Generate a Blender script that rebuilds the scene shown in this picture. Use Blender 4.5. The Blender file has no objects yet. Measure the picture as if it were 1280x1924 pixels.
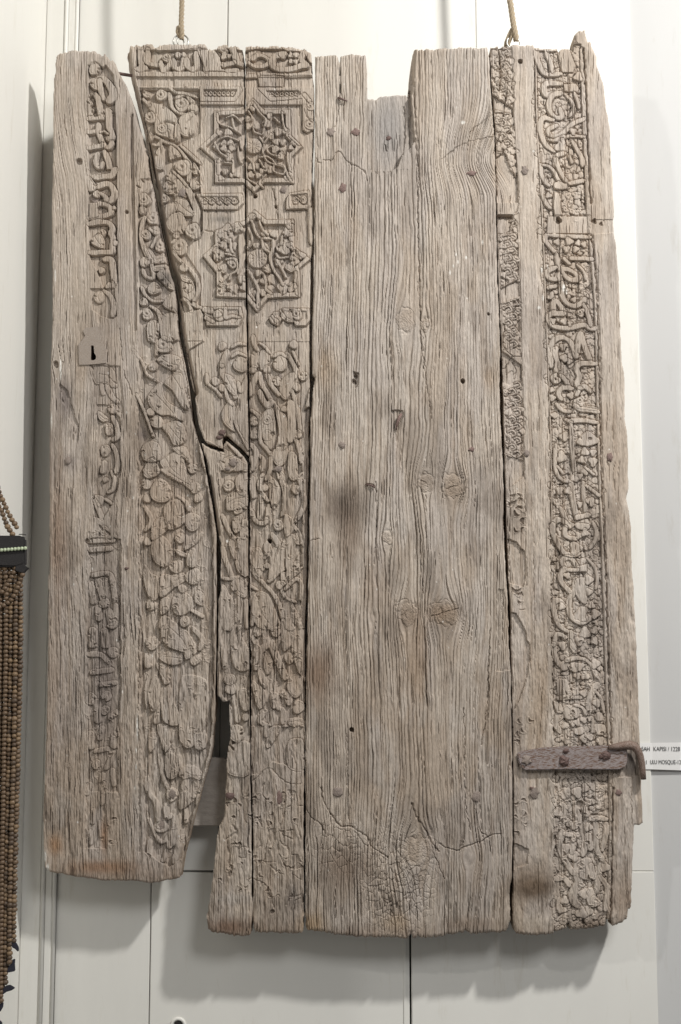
import bpy, bmesh, math, random
import numpy as np
from mathutils import Vector, Matrix
random.seed(7); np.random.seed(7)
SC = bpy.context.scene
C = SC.collection
# ------------------------------------------------------------------ camera, world, lamps
FPX = 2500.0                      # focal length in photo pixels
TILT = math.radians(7.1)          # the photographer looks slightly up
CAMD = 2.48
CAMZ = 1.60
cd = bpy.data.cameras.new('camera'); cam = bpy.data.objects.new('camera', cd); C.objects.link(cam)
cd.sensor_fit = 'VERTICAL'; cd.sensor_height = 36.0; cd.lens = 36.0*FPX/1924.0
cd.clip_start = 0.05; cd.clip_end = 60
cam.location = (0, -CAMD, CAMZ); cam.rotation_euler = (math.radians(90)+TILT, 0, 0)
SC.camera = cam
W = bpy.data.worlds.new('World'); SC.world = W; W.use_nodes = True
bgn = W.node_tree.nodes['Background']; bgn.inputs[0].default_value = (1.0, 0.985, 0.96, 1); bgn.inputs[1].default_value = 0.14
SC.view_settings.view_transform = 'Standard'; SC.view_settings.look = 'None'
SC.view_settings.exposure = 0.0; SC.view_settings.gamma = 1.0
SC.cycles.max_bounces = 6
def lamp(name, loc, target, power, size, col, spot=70, blend=0.9):
    l = bpy.data.lights.new(name, 'SPOT'); l.energy = power; l.shadow_soft_size = size; l.color = col
    l.spot_size = math.radians(spot); l.spot_blend = blend
    o = bpy.data.objects.new(name, l); C.objects.link(o); o.location = loc
    o.rotation_euler = (Vector(target)-Vector(loc)).to_track_quat('-Z', 'Y').to_euler()
    return o
WALLY = 0.132
lamp('gallery_or_fill_spot', (1.78, -1.72, 4.10), (0.1, 0, 2.1), 440, 0.105, (1.0, 0.985, 0.955), 120, 1.0)
lamp('gallery_or_fill_spot', (-1.75, -2.3, 3.55), (0.25, 0, 2.0), 62, 0.06, (1.0, 0.98, 0.95), 95, 1.0)
lamp('gallery_or_fill_spot', (1.15, -2.7, 3.25), (-0.1, 0, 1.45), 130, 0.42, (0.985, 0.99, 1.0), 75, 1.0)  # soft fill spot, added to lighten the lower half
# ------------------------------------------------------------------ pixel of the photograph -> point on a vertical plane
ct, st = math.cos(TILT), math.sin(TILT)
LEAN = 0.062; ZPIV = 1.90         # the door leans: its foot rests near the wall, its top stands off
def unp(u, v, Y=0.0, k=LEAN):
    """pixel -> x, y, z on the leaning plane y = Y - k (z - ZPIV); k = 0 gives an upright plane"""
    a = (np.asarray(u, float)-640.0)/FPX; b = (962.0-np.asarray(v, float))/FPX
    dy = ct-st*b; dz = st+ct*b
    t = (Y+k*ZPIV+CAMD-k*CAMZ)/(dy+k*dz)
    return a*t, -CAMD+dy*t, CAMZ+dz*t
def P(u, v, Y=0.0, k=LEAN):
    x, y, z = unp(u, v, Y, k); return Vector((float(x), float(y), float(z)))
def PW(u, v, Y=0.0): return P(u, v, Y, 0.0)
# ------------------------------------------------------------------ materials
def new_mat(name):
    m = bpy.data.materials.new(name); m.use_nodes = True
    nt = m.node_tree; b = nt.nodes['Principled BSDF']
    return m, nt, b
def nd(nt, t, **kw):
    n = nt.nodes.new(t)
    for k, v in kw.items(): setattr(n, k, v)
    return n
def noise(nt, scale, detail=4, rough=.6, vec=None):
    n = nd(nt, 'ShaderNodeTexNoise'); n.inputs['Scale'].default_value = scale
    n.inputs['Detail'].default_value = detail; n.inputs['Roughness'].default_value = rough
    if vec is not None: nt.links.new(vec, n.inputs['Vector'])
    return n
def ramp(nt, fac, stops):
    r = nd(nt, 'ShaderNodeValToRGB'); nt.links.new(fac, r.inputs[0])
    el = r.color_ramp.elements
    while len(el) < len(stops): el.new(0.5)
    for e, (p, c) in zip(el, stops): e.position = p; e.color = (*c, 1)
    return r
def mapping(nt, sc):
    tc = nd(nt, 'ShaderNodeTexCoord'); mp = nd(nt, 'ShaderNodeMapping'); mp.inputs['Scale'].default_value = sc
    nt.links.new(tc.outputs['Object'], mp.inputs[0]); return mp.outputs[0]
def bump(nt, b, hsock, strength, dist):
    bn = nd(nt, 'ShaderNodeBump'); bn.inputs['Strength'].default_value = strength; bn.inputs['Distance'].default_value = dist
    nt.links.new(hsock, bn.inputs['Height']); nt.links.new(bn.outputs[0], b.inputs['Normal']); return bn
def mix(nt, fac, a, b, mode='MIX'):
    m = nd(nt, 'ShaderNodeMix', data_type='RGBA', blend_type=mode)
    for s, v in ((0, fac), (6, a), (7, b)):
        if hasattr(v, 'is_output'): nt.links.new(v, m.inputs[s])
        else: m.inputs[s].default_value = v if s == 0 else (*v, 1)
    return m.outputs[2]
def wood_mat():
    m, nt, b = new_mat('weathered_wood')
    at = nd(nt, 'ShaderNodeAttribute', attribute_name='Col')
    v = mapping(nt, (1, 1, .12))
    n1 = noise(nt, 900, 3, .6, v); n2 = noise(nt, 260, 4, .65)
    r1 = ramp(nt, n1.outputs[0], [(.25, (.80, .79, .77)), (.75, (1.16, 1.16, 1.16))])
    c = mix(nt, 1.0, at.outputs['Color'], r1.outputs[0], 'MULTIPLY')
    r2 = ramp(nt, n2.outputs[0], [(.3, (.86, .85, .84)), (.7, (1.12, 1.12, 1.12))])
    c = mix(nt, 1.0, c, r2.outputs[0], 'MULTIPLY')
    nt.links.new(c, b.inputs['Base Color']); b.inputs['Roughness'].default_value = .82
    b.inputs['Specular IOR Level'].default_value = .25
    bump(nt, b, n1.outputs[0], .35, .0008)
    return m
def rust_mat(name, base, rust, sc=180, lo=.45, hi=.6, metal=.25, rough=.6):
    m, nt, b = new_mat(name)
    n1 = noise(nt, sc, 3, .55); n2 = noise(nt, sc*2.2, 4, .6)
    r = ramp(nt, n1.outputs[0], [(lo, (0, 0, 0)), (hi, (1, 1, 1))])
    c = mix(nt, r.outputs[0], base, rust)
    r2 = ramp(nt, n2.outputs[0], [(.31, (.45, .36, .31)), (.40, (1, 1, 1)), (.7, (1.12, 1.12, 1.12))])
    c = mix(nt, 1.0, c, r2.outputs[0], 'MULTIPLY')
    nt.links.new(c, b.inputs['Base Color']); b.inputs['Metallic'].default_value = metal; b.inputs['Roughness'].default_value = rough
    bump(nt, b, n2.outputs[0], .6, .0012)
    return m
def plain_mat(name, col, rough=.7, metal=0.0, var=.1, sc=60, bs=.15, bd=.001):
    m, nt, b = new_mat(name)
    n = noise(nt, sc, 5, .6)
    r = ramp(nt, n.outputs[0], [(.25, tuple(x*(1-var) for x in col)), (.75, tuple(min(1, x*(1+var)) for x in col))])
    nt.links.new(r.outputs[0], b.inputs['Base Color']); b.inputs['Roughness'].default_value = rough; b.inputs['Metallic'].default_value = metal
    bump(nt, b, n.outputs[0], bs, bd)
    return m
M_WOOD = wood_mat()
M_NAIL = rust_mat('old_iron_nail', (.090, .068, .062), (.17, .095, .078), 150, .4, .62, .2, .55)
M_RED = rust_mat('red_rust_nail', (.20, .145, .13), (.18, .105, .085), 150, .4, .62, .1, .65)
M_GREYNAIL = rust_mat('grey_nail', (.27, .225, .195), (.19, .145, .12), 150, .4, .62, .1, .7)
def strap_mat():
    m, nt, b = new_mat('rusty_strap_iron')
    n1 = noise(nt, 26, 4, .55); n2 = noise(nt, 150, 1.5, .5); n3 = noise(nt, 60, 2, .5)
    r1 = ramp(nt, n1.outputs[0], [(.47, (0, 0, 0)), (.60, (1, 1, 1))])
    r3 = ramp(nt, n3.outputs[0], [(.3, (.255, .213, .202)), (.7, (.375, .325, .312))])
    c = mix(nt, r1.outputs[0], r3.outputs[0], (.165, .095, .062))
    r2 = ramp(nt, n2.outputs[0], [(.30, (.36, .25, .20)), (.38, (1, 1, 1))])
    c = mix(nt, 1.0, c, r2.outputs[0], 'MULTIPLY')
    nt.links.new(c, b.inputs['Base Color']); b.inputs['Metallic'].default_value = .05; b.inputs['Roughness'].default_value = .68
    bump(nt, b, n2.outputs[0], .5, .002); return m
M_STRAP = strap_mat()
M_HOOK = rust_mat('hook_rust_iron', (.25, .195, .165), (.12, .065, .042), 40, .4, .6, .15, .6)
M_PLATE = rust_mat('keyhole_iron', (.345, .30, .26), (.23, .165, .12), 110, .48, .62, .03, .8)
M_RING = plain_mat('steel_ring', (.42, .41, .38), .35, .8, .15, 200)
# ------------------------------------------------------------------ objects
def link(name, me, mat=None, parent=None):
    o = bpy.data.objects.new(name, me); C.objects.link(o)
    if mat is not None and len(me.materials) == 0: me.materials.append(mat)
    if parent is not None: o.parent = parent; o.matrix_parent_inverse = Matrix.Translation(parent.location).inverted()
    return o
def empty(name, loc, label, cat, group=None):
    o = bpy.data.objects.new(name, None); C.objects.link(o); o.location = loc; o.empty_display_size = .05
    o['label'] = label; o['category'] = cat
    if group: o['group'] = group
    return o
def pymesh(name, v, f, smooth=False):
    me = bpy.data.meshes.new(name); me.from_pydata([tuple(x) for x in v], [], f); me.update()
    if smooth:
        for p in me.polygons: p.use_smooth = True
    return me
def tube(name, pts, rad, seg=8, smooth=True, caps=True):
    pts = [Vector(p) for p in pts]; n = len(pts); vs = []; fs = []
    rad = rad if hasattr(rad, '__len__') else [rad]*n
    up = Vector((0.13, -1, .07)).normalized()
    for i, p in enumerate(pts):
        d = (pts[min(i+1, n-1)]-pts[max(i-1, 0)]).normalized()
        a = d.cross(up)
        if a.length < .05: a = d.cross(Vector((1, 0, 0)))
        a.normalize(); b = d.cross(a).normalized()
        for k in range(seg):
            t = 2*math.pi*k/seg; vs.append(p+(a*math.cos(t)+b*math.sin(t))*rad[i])
    for i in range(n-1):
        for k in range(seg):
            k2 = (k+1) % seg; fs.append((i*seg+k, i*seg+k2, (i+1)*seg+k2, (i+1)*seg+k))
    if caps: fs.append(tuple(range(seg))[::-1]); fs.append(tuple((n-1)*seg+k for k in range(seg)))
    return pymesh(name, vs, fs, smooth)
def cr(pts, n=6, closed=False):
    pts = np.asarray(pts, float)
    if len(pts) < 3: return pts
    Q = np.vstack([pts[-1:], pts, pts[:2]]) if closed else np.vstack([2*pts[0]-pts[1], pts, 2*pts[-1]-pts[-2]])
    out = []
    for i in range(1, len(Q)-2):
        p0, p1, p2, p3 = Q[i-1], Q[i], Q[i+1], Q[i+2]
        for k in range(n):
            t = k/n
            out.append(.5*((2*p1)+(-p0+p2)*t+(2*p0-5*p1+4*p2-p3)*t*t+(-p0+3*p1-3*p2+p3)*t**3))
    if not closed: out.append(Q[-2])
    return np.array(out)
# ------------------------------------------------------------------ relief raster (1 unit = 1 photo pixel = about 1 mm)
G = 1.2
U0, V0 = 72.0, 48.0
NU, NV = int((1216-U0)/G)+1, int((1776-V0)/G)+1
us = U0+G*np.arange(NU); vs_ = V0+G*np.arange(NV)
U, V = np.meshgrid(us, vs_)
H = np.zeros((NV, NU), np.float32)
_T = np.random.rand(256, 256).astype(np.float32)
def N2(x, y, o=0):
    x = np.asarray(x)+o*17.31; y = np.asarray(y)+o*9.77
    xi = np.floor(x).astype(int); yi = np.floor(y).astype(int); fx = x-xi; fy = y-yi
    fx = fx*fx*(3-2*fx); fy = fy*fy*(3-2*fy)
    xi &= 255; yi &= 255; x1 = (xi+1) & 255; y1 = (yi+1) & 255
    return (_T[yi, xi]*(1-fx)+_T[yi, x1]*fx)*(1-fy)+(_T[y1, xi]*(1-fx)+_T[y1, x1]*fx)*fy
def fbm(x, y, o=0, n=3):
    s = 0; a = .5; tot = 0
    for i in range(n): s = s+a*N2(x*2**i, y*2**i, o+i*3); tot += a; a *= .5
    return s/tot
def sm(a, b, x):
    t = np.clip((x-a)/(b-a), 0, 1); return t*t*(3-2*t)
def box(pts, m):
    x0, y0 = pts.min(0)-m; x1, y1 = pts.max(0)+m
    i0 = max(0, int((x0-U0)/G)); i1 = min(NU, int((x1-U0)/G)+2); j0 = max(0, int((y0-V0)/G)); j1 = min(NV, int((y1-V0)/G)+2)
    if i1 <= i0 or j1 <= j0: return None
    return slice(j0, j1), slice(i0, i1)
def dseg(u, v, pts, closed=False):
    d2 = np.full(u.shape, 1e9)
    q = np.vstack([pts, pts[:1]]) if closed else pts
    for (ax, ay), (bx, by) in zip(q[:-1], q[1:]):
        ex, ey = bx-ax, by-ay; L = ex*ex+ey*ey+1e-9
        t = np.clip(((u-ax)*ex+(v-ay)*ey)/L, 0, 1)
        d2 = np.minimum(d2, (u-ax-t*ex)**2+(v-ay-t*ey)**2)
    return np.sqrt(d2)
def dpen(u, v, c, w):
    """distance to a chiselled line that swells and thins with its direction, like a reed-pen stroke"""
    if w < 2.4 or len(c) < 3: return dseg(u, v, c)-w
    d = np.full(u.shape, 1e9); dx = np.diff(c, axis=0); f = .74+.46*np.abs(np.sin(np.arctan2(dx[:, 1], dx[:, 0])-.55))
    f = np.convolve(np.pad(f, 2, 'edge'), np.ones(5)/5, 'valid'); f[0] *= .8; f[-1] *= .72
    for i in range(len(dx)): d = np.minimum(d, dseg(u, v, c[i:i+2])-w*f[i])
    return d
def inside(u, v, pts):
    c = np.zeros(u.shape, bool); q = np.vstack([pts, pts[:1]])
    for (ax, ay), (bx, by) in zip(q[:-1], q[1:]):
        if ay == by: continue
        m = ((ay > v) != (by > v)) & (u < (bx-ax)*(v-ay)/(by-ay)+ax)
        c ^= m
    return c
def sdpoly(u, v, pts):
    d = dseg(u, v, pts, True); return np.where(inside(u, v, pts), -d, d)
RR = random.Random(3); SWK = [1.0]
def raise_(s, d, h, soft, moat=True):
    hh = H[s]
    if moat: hh = hh-(2.3*max(0., 1-1.7*soft)*np.exp(-((d-.9)/.85)**2))*(d > 0)*(hh > -9)
    top = h+RR.uniform(-.7, .5)-.45*np.exp(np.minimum(d, 0)/(.9+soft))
    m = d < 0
    if m.any():                                # worn relief sinks back into the wood towards its upper right
        p = .5*U[s]-.86*V[s]; lo, hi = p[m].min(), p[m].max(); q = np.clip((p-lo)/(hi-lo+1e-6), 0, 1)
        top = top-min(5.6, .9+8.5*max(0., soft-.15))*q**1.5
    t = sm(0.75+.4*soft, -0.75-.4*soft, d)
    new = hh+(top-hh)*t
    H[s] = np.where(top > hh, new, hh)
def leafcut(s, d, pts, soft):
    """a vein, an inner contour line and a few chisel nicks that turn a plain form into a cut leaf"""
    c = pts.mean(0); q = pts-c; ev, ew = np.linalg.eigh(q.T@q); ax = ew[:, 1]; L = 1.1*math.sqrt(ev[1]/len(pts)); w = math.sqrt(ev[0]/len(pts))
    if L < 5 or w < 2.6: return
    bend = np.array([-ax[1], ax[0]])*w*RR.uniform(-.5, .5)
    ln = cr(np.array([c-ax*L, c+bend, c+ax*L*.8]), 5)
    H[s] = H[s]-1.3*np.exp(-(dseg(U[s], V[s], ln)/.9)**2)*(d < -1)
    ang = np.arctan2(V[s]-c[1], U[s]-c[0]); H[s] = H[s]-.9*(1-.5*soft)*np.exp(-((d+2.7)/.8)**2)*(np.cos(ang-RR.uniform(0, 6.3)) > -.2)
    for i in range(RR.choice((1, 2, 2, 3))):
        k = pts[RR.randrange(len(pts))]; k = k+(c-k)*.12; r = RR.uniform(1.7, 3.0)
        th = math.atan2(k[1]-c[1], k[0]-c[0])+RR.uniform(-.4, .4)
        pu = (U[s]-k[0])*math.cos(th)+(V[s]-k[1])*math.sin(th); pv = -(U[s]-k[0])*math.sin(th)+(V[s]-k[1])*math.cos(th)
        field(s, (np.hypot(pu/1.8, pv/.65)-r)*.7, 5.0, .3)
def field(s, d, depth, soft):
    d = d+((N2(U[s]/7, V[s]/13, 97)-.5)*3.6+(N2(U[s]/3, V[s]/6, 98)-.5)*1.6)*sm(560, 900, V[s])
    t = sm(.6+.5*soft, -.6-.5*soft, d); hh = H[s]
    H[s] = np.where(hh > -depth, hh+(-depth-hh)*t, hh)
def draw(txt):
    ox = oy = 0.0; sc = 1.0; soft = 0.0; top = 0.0
    for line in txt.strip().splitlines():
        for cmd in line.split(';'):
            tk = cmd.split()
            if not tk: continue
            k = tk[0]
            if k == '@':
                ox, oy, sc = float(tk[1]), float(tk[2]), float(tk[3]); soft = float(tk[4]) if len(tk) > 4 else 0.; top = float(tk[5]) if len(tk) > 5 else 0.
                continue
            def pt(t):
                return [float(a) for a in t.split(',')]
            if k in 'dbhc':                     # disc, boss with an eye, hole: x,y,r
                a0 = 1
                dep = 7.
                if k in 'hc': dep = float(tk[1]); a0 = 2
                for t in tk[a0:]:
                    x, y, r = pt(t); x = ox+x/sc; y = oy+y/sc; r = r/sc
                    s = box(np.array([[x-r, y-r], [x+r, y+r]]), 5)
                    if s is None: continue
                    ang = np.arctan2(V[s]-y, U[s]-x)
                    lob = .2 if x > 1000 else (.16 if 380 < x < 590 and y < 620 and k == 'd' else .06); d = np.hypot((U[s]-x), (V[s]-y)*.94)-r*(1+lob*np.sin(3*ang+x)+.05*np.sin(2*ang+y))
                    if k == 'c':                   # crescent-shaped pocket between carved leaves
                        th = RR.uniform(0, 3.14); q = r*1.15; pu = (U[s]-x)*math.cos(th)+(V[s]-y)*math.sin(th); pv = -(U[s]-x)*math.sin(th)+(V[s]-y)*math.cos(th)
                        pv = pv-.35*pu*pu/q*RR.choice((-1, 1)); d = (np.hypot(pu/1.55, pv/.72)-q)*.8
                        field(s, d, dep, .2); H[s] = H[s]+.9*np.exp(-((d-1.6)/1.2)**2)*(d > 0)
                    elif k == 'h': field(s, d, dep, .3)
                    else:
                        raise_(s, d, top, soft)
                        if k == 'd' and r > 8 and x < 600:
                            tt = np.linspace(0, 6.28, 16); leafcut(s, d, np.column_stack([x+r*np.cos(tt), y+r*np.sin(tt)*1.15]), soft)
                        if k == 'b':
                            q = np.hypot(U[s]-x+.15*r, V[s]-y+.1*r); H[s] = H[s]-4.5*np.exp(-(q/max(1.3, .2*r))**4)
                            ring = np.abs(q-.62*r); H[s] = H[s]-1.6*np.exp(-(ring/1.0)**2)*(ang > -1.2)
                continue
            n0 = {'s': 2, 'p': 1, 'f': 2, 'g': 3, 'P': 2}[k]
            pts = np.array([pt(t) for t in tk[n0:]]); pts = pts/sc+np.array([ox, oy])
            if k == 's':
                w = float(tk[1])/sc/2*SWK[0]; c = cr(pts, 5)
                s = box(c, w+4)
                if s is None: continue
                raise_(s, dpen(U[s], V[s], c, w), top, soft)
            elif k in 'pP':                    # raised polygon (P: own height)
                s = box(pts, 4)
                if s is None: continue
                c = cr(pts, 3, True) if k == 'p' else pts
                dd = sdpoly(U[s], V[s], c); raise_(s, dd, top if k == 'p' else float(tk[1]), soft)
                if k == 'p' and pts[:, 0].max() < 600: leafcut(s, dd, c, soft)
            elif k == 'f':
                s = box(pts, 4)
                if s is None: continue
                field(s, sdpoly(U[s], V[s], pts), float(tk[1]), soft)
            elif k == 'g':                     # groove: width depth
                w = float(tk[1])/sc/2; c = cr(pts, 4); s = box(c, w*2+4)
                if s is None: continue
                d = dseg(U[s]+(N2(U[s]/4.5, V[s]/6, 91)-.5)*3.4, V[s]+(N2(U[s]/5, V[s]/4, 92)-.5)*2.6, c)
                H[s] = H[s]-float(tk[2])*(.55+.8*N2(U[s]/9, V[s]/9, 93))*np.exp(-(d/max(.8, w))**2)
def scatter(poly, r, h, step, amt=1.0, seed=1):
    """small carved leaves that fill a ground"""
    rr = random.Random(seed); poly = np.array(poly, float); s = box(poly, 2)
    x0, y0 = poly.min(0); x1, y1 = poly.max(0)
    y = y0; row = 0
    while y < y1:
        x = x0+(row % 2)*step/2
        while x < x1:
            px = x+rr.uniform(-.28, .28)*step; py = y+rr.uniform(-.28, .28)*step
            if rr.random() < amt and inside(np.array([px]), np.array([py]), poly)[0]:
                q = r*rr.uniform(.75, 1.25); b = box(np.array([[px-q, py-q], [px+q, py+q]]), 4)
                if b is not None:
                    e = rr.uniform(.65, 1.4); th = rr.uniform(0, 3.14); pu = (U[b]-px)*math.cos(th)+(V[b]-py)*math.sin(th); pv = -(U[b]-px)*math.sin(th)+(V[b]-py)*math.cos(th); d = np.hypot(pu*e, pv/e)-q*(1+.12*np.sin(3*np.arctan2(pv, pu)+px))
                    raise_(b, d, h+rr.uniform(-1.1, .9), .1, rr.random() < .35)
                    if rr.random() < .45: H[b] = H[b]-2.2*np.exp(-(np.hypot(U[b]-px, V[b]-py)/1.1)**2)
            x += step
        y += step*.86; row += 1
# ------------------------------------------------------------------ outlines of the six boards
B1 = [(105,105),(112,98),(135,94),(160,93),(178,95),(192,104),(195,98),(199,100),(206,113),(212,112),(216,118),(223,135),(228,143),(240,165),(248,188),(258,225),(268,258),(275,282),(282,330),(286,345),(294,386),(300,420),(308,455),(316,500),(326,532),(331,560),(334,620),(341,655),(350,702),(358,755),(362,790),(373,828),(382,858),(386,880),(393,924),(401,961),(406,1005),(406.5,1089),(406,1222),(404,1300),(405,1324),(401,1360),(398,1404),(394,1426),(385,1456),(372,1504),(357,1560),(345,1608),(338,1650),(324,1653),(306,1655),(300,1659),(282,1659),(254,1655),(197,1655),(170,1651),(141,1647),(107,1641),(94,1639),(85,1630),(83,1611),(82,1592),(81,1533),(83,1486),(88,1330),(90,1224),(91,1158),(91,1080),(93,1074),(93,824),(94,761),(97,645),(99,574),(97,480),(97,415),(100,265),(101,147),(105,130)]
B2 = [(236,92),(240,86),(246,84),(252,86),(258,83),(264,85),(270,82),(286,81),(292,88),(300,84),(310,81),(326,82),(340,81),(362,82),(376,80),(386,82),(392,90),(404,92),(410,84),(424,83),(430,86),(440,84),(448,86),(455,93),(458,105),(459.5,367),(461,543),(463.5,637),(464.5,709),(467,819),(466.5,855),(458,846),(450,838),(438,828),(425,816),(419,820),(416,828),(418,841),(408,838),(398,835),(388,831),(382,822),(375,803),(369,772),(367,741),(362,730),(356,706),(350,670),(343,631),(340,606),(337,580),(335,559),(333,535),(331,524),(320,496),(314,470),(304,427),(298,387),(293,345),(288,336),(281,295),(275,268),(267,236),(255,186),(246,148),(242,132),(239,112)]
B3 = [(379,832),(389,839),(401,844),(412,848),(422,850),(420,838),(424,826),(438,838),(450,848),(459,858),(465,868),(465.5,942),(466.5,1177),(468,1238),(470,1457),(472.5,1543),(473,1698),(473.5,1740),(471,1758),(454,1760),(431,1758),(402,1752),(391,1747),(389,1723),(393,1698),(398,1663),(402,1638),(406,1595),(409,1567),(413,1550),(421,1536),(423,1509),(425.5,1457),(426,1433),(429,1404),(434,1379),(432,1355),(431,1316),(420,1318),(409,1306),(408.5,1269),(410,1180),(411,1130),(415,1110),(415,1083),(415,1020),(409.5,1003),(407,981),(401.5,939),(394.5,897),(388,864),(382,842)]
B4 = [(461,86),(476,85),(500,86),(523,85),(544,86),(559,90),(573,90),(584,98),(587,117),(585,132),(588,148),(590,157),(589.5,242),(587.5,273),(585.5,367),(587,387),(587,449),(583.5,496),(583,574),(581.5,637),(582,701),(581,800),(579.5,880),(576,1114),(572.5,1177),(573.5,1238),(572,1425),(570.5,1491),(570.5,1700),(570,1749),(565,1753),(526,1755),(512,1752),(500,1754),(481,1752),(476.5,1745),(476,1698),(475.5,1543),(472.5,1457),(471.5,1238),(469.5,1177),(470,942),(469,870),(470,819),(468,709),(466,637),(464.5,543),(462.5,367),(461.5,117)]
B5 = [(592,105),(610,104),(630,101),(636.5,107),(637.5,128),(638.5,150),(638,184),(639.6,184),(639.8,150),(639.5,128),(638.5,104),(663,101.5),(687.5,102),(689,122),(691,179),(707,181),(713,176),(747.5,172),(758,173),(767,171),(772.5,122),(775.6,97),(780,90.6),(810,90),(866,88),(918.5,88),(920.5,122),(923.5,185),(929.5,260),(931.5,341),(933,435),(935,529),(938.5,600),(940,662),(938.5,725),(940.5,787),(943.5,837),(946.5,912),(946.5,990),(950,1069),(954.5,1131),(956.4,1194),(958,1240),(961,1274),(963,1461),(963.5,1586),(962.5,1649),(957,1680),(961,1724),(957,1738),(950,1751),(914,1754),(885,1756),(875,1748),(868,1754),(822,1761),(796,1764),(786,1761),(776,1764),(772,1753),(767,1766),(724,1762),(675,1761),(642,1757),(603,1752),(580,1748),(574,1738),(574,1430),(576,1266),(577,1200),(578,1162),(580.5,1037),(583,912),(584,787),(588.5,731),(593,709),(587,703),(586.5,654),(590.5,466),(591.5,341),(592,279)]
B6 = [(921.5,87),(960,86),(963,82.5),(1002,84),(1005,89),(1046,90),(1049,93),(1067,89),(1077.5,92),(1077.5,76),(1080,64),(1089,56),(1100,54),(1103,67),(1106,76),(1111,78),(1113,89),(1121,104),(1123,126),(1130,145),(1134,154),(1139,201),(1146,239),(1149,301),(1152,364),(1155,404),(1152.5,414),(1154,436),(1158,457),(1163,520),(1166,614),(1169,678),(1174,709),(1175,787),(1180,834),(1181.5,912),(1178,937),(1185,975),(1188,1069),(1194,1162),(1199,1274),(1202,1367),(1205,1461),(1208,1546),(1203,1550),(1192.5,1550),(1191,1586),(1188,1649),(1185,1705),(1178,1727),(1166,1736),(1153,1739),(1150,1728),(1142.5,1728),(1139,1739),(1124,1744),(1111,1746),(1099,1747),(1072,1748),(1070,1736),(1067.5,1747),(1042.5,1752),(1027,1756),(974,1758),(969,1752),(964,1739),(963.5,1711),(966,1649),(966.5,1555),(966,1461),(964,1336),(961,1180),(957.5,1100),(953.5,1006),(950.5,912),(949,850),(947,787),(946,725),(943.5,640),(941.5,614),(938,551),(935.5,457),(934,364),(932.5,270),(928.5,195),(923.5,145)]
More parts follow.
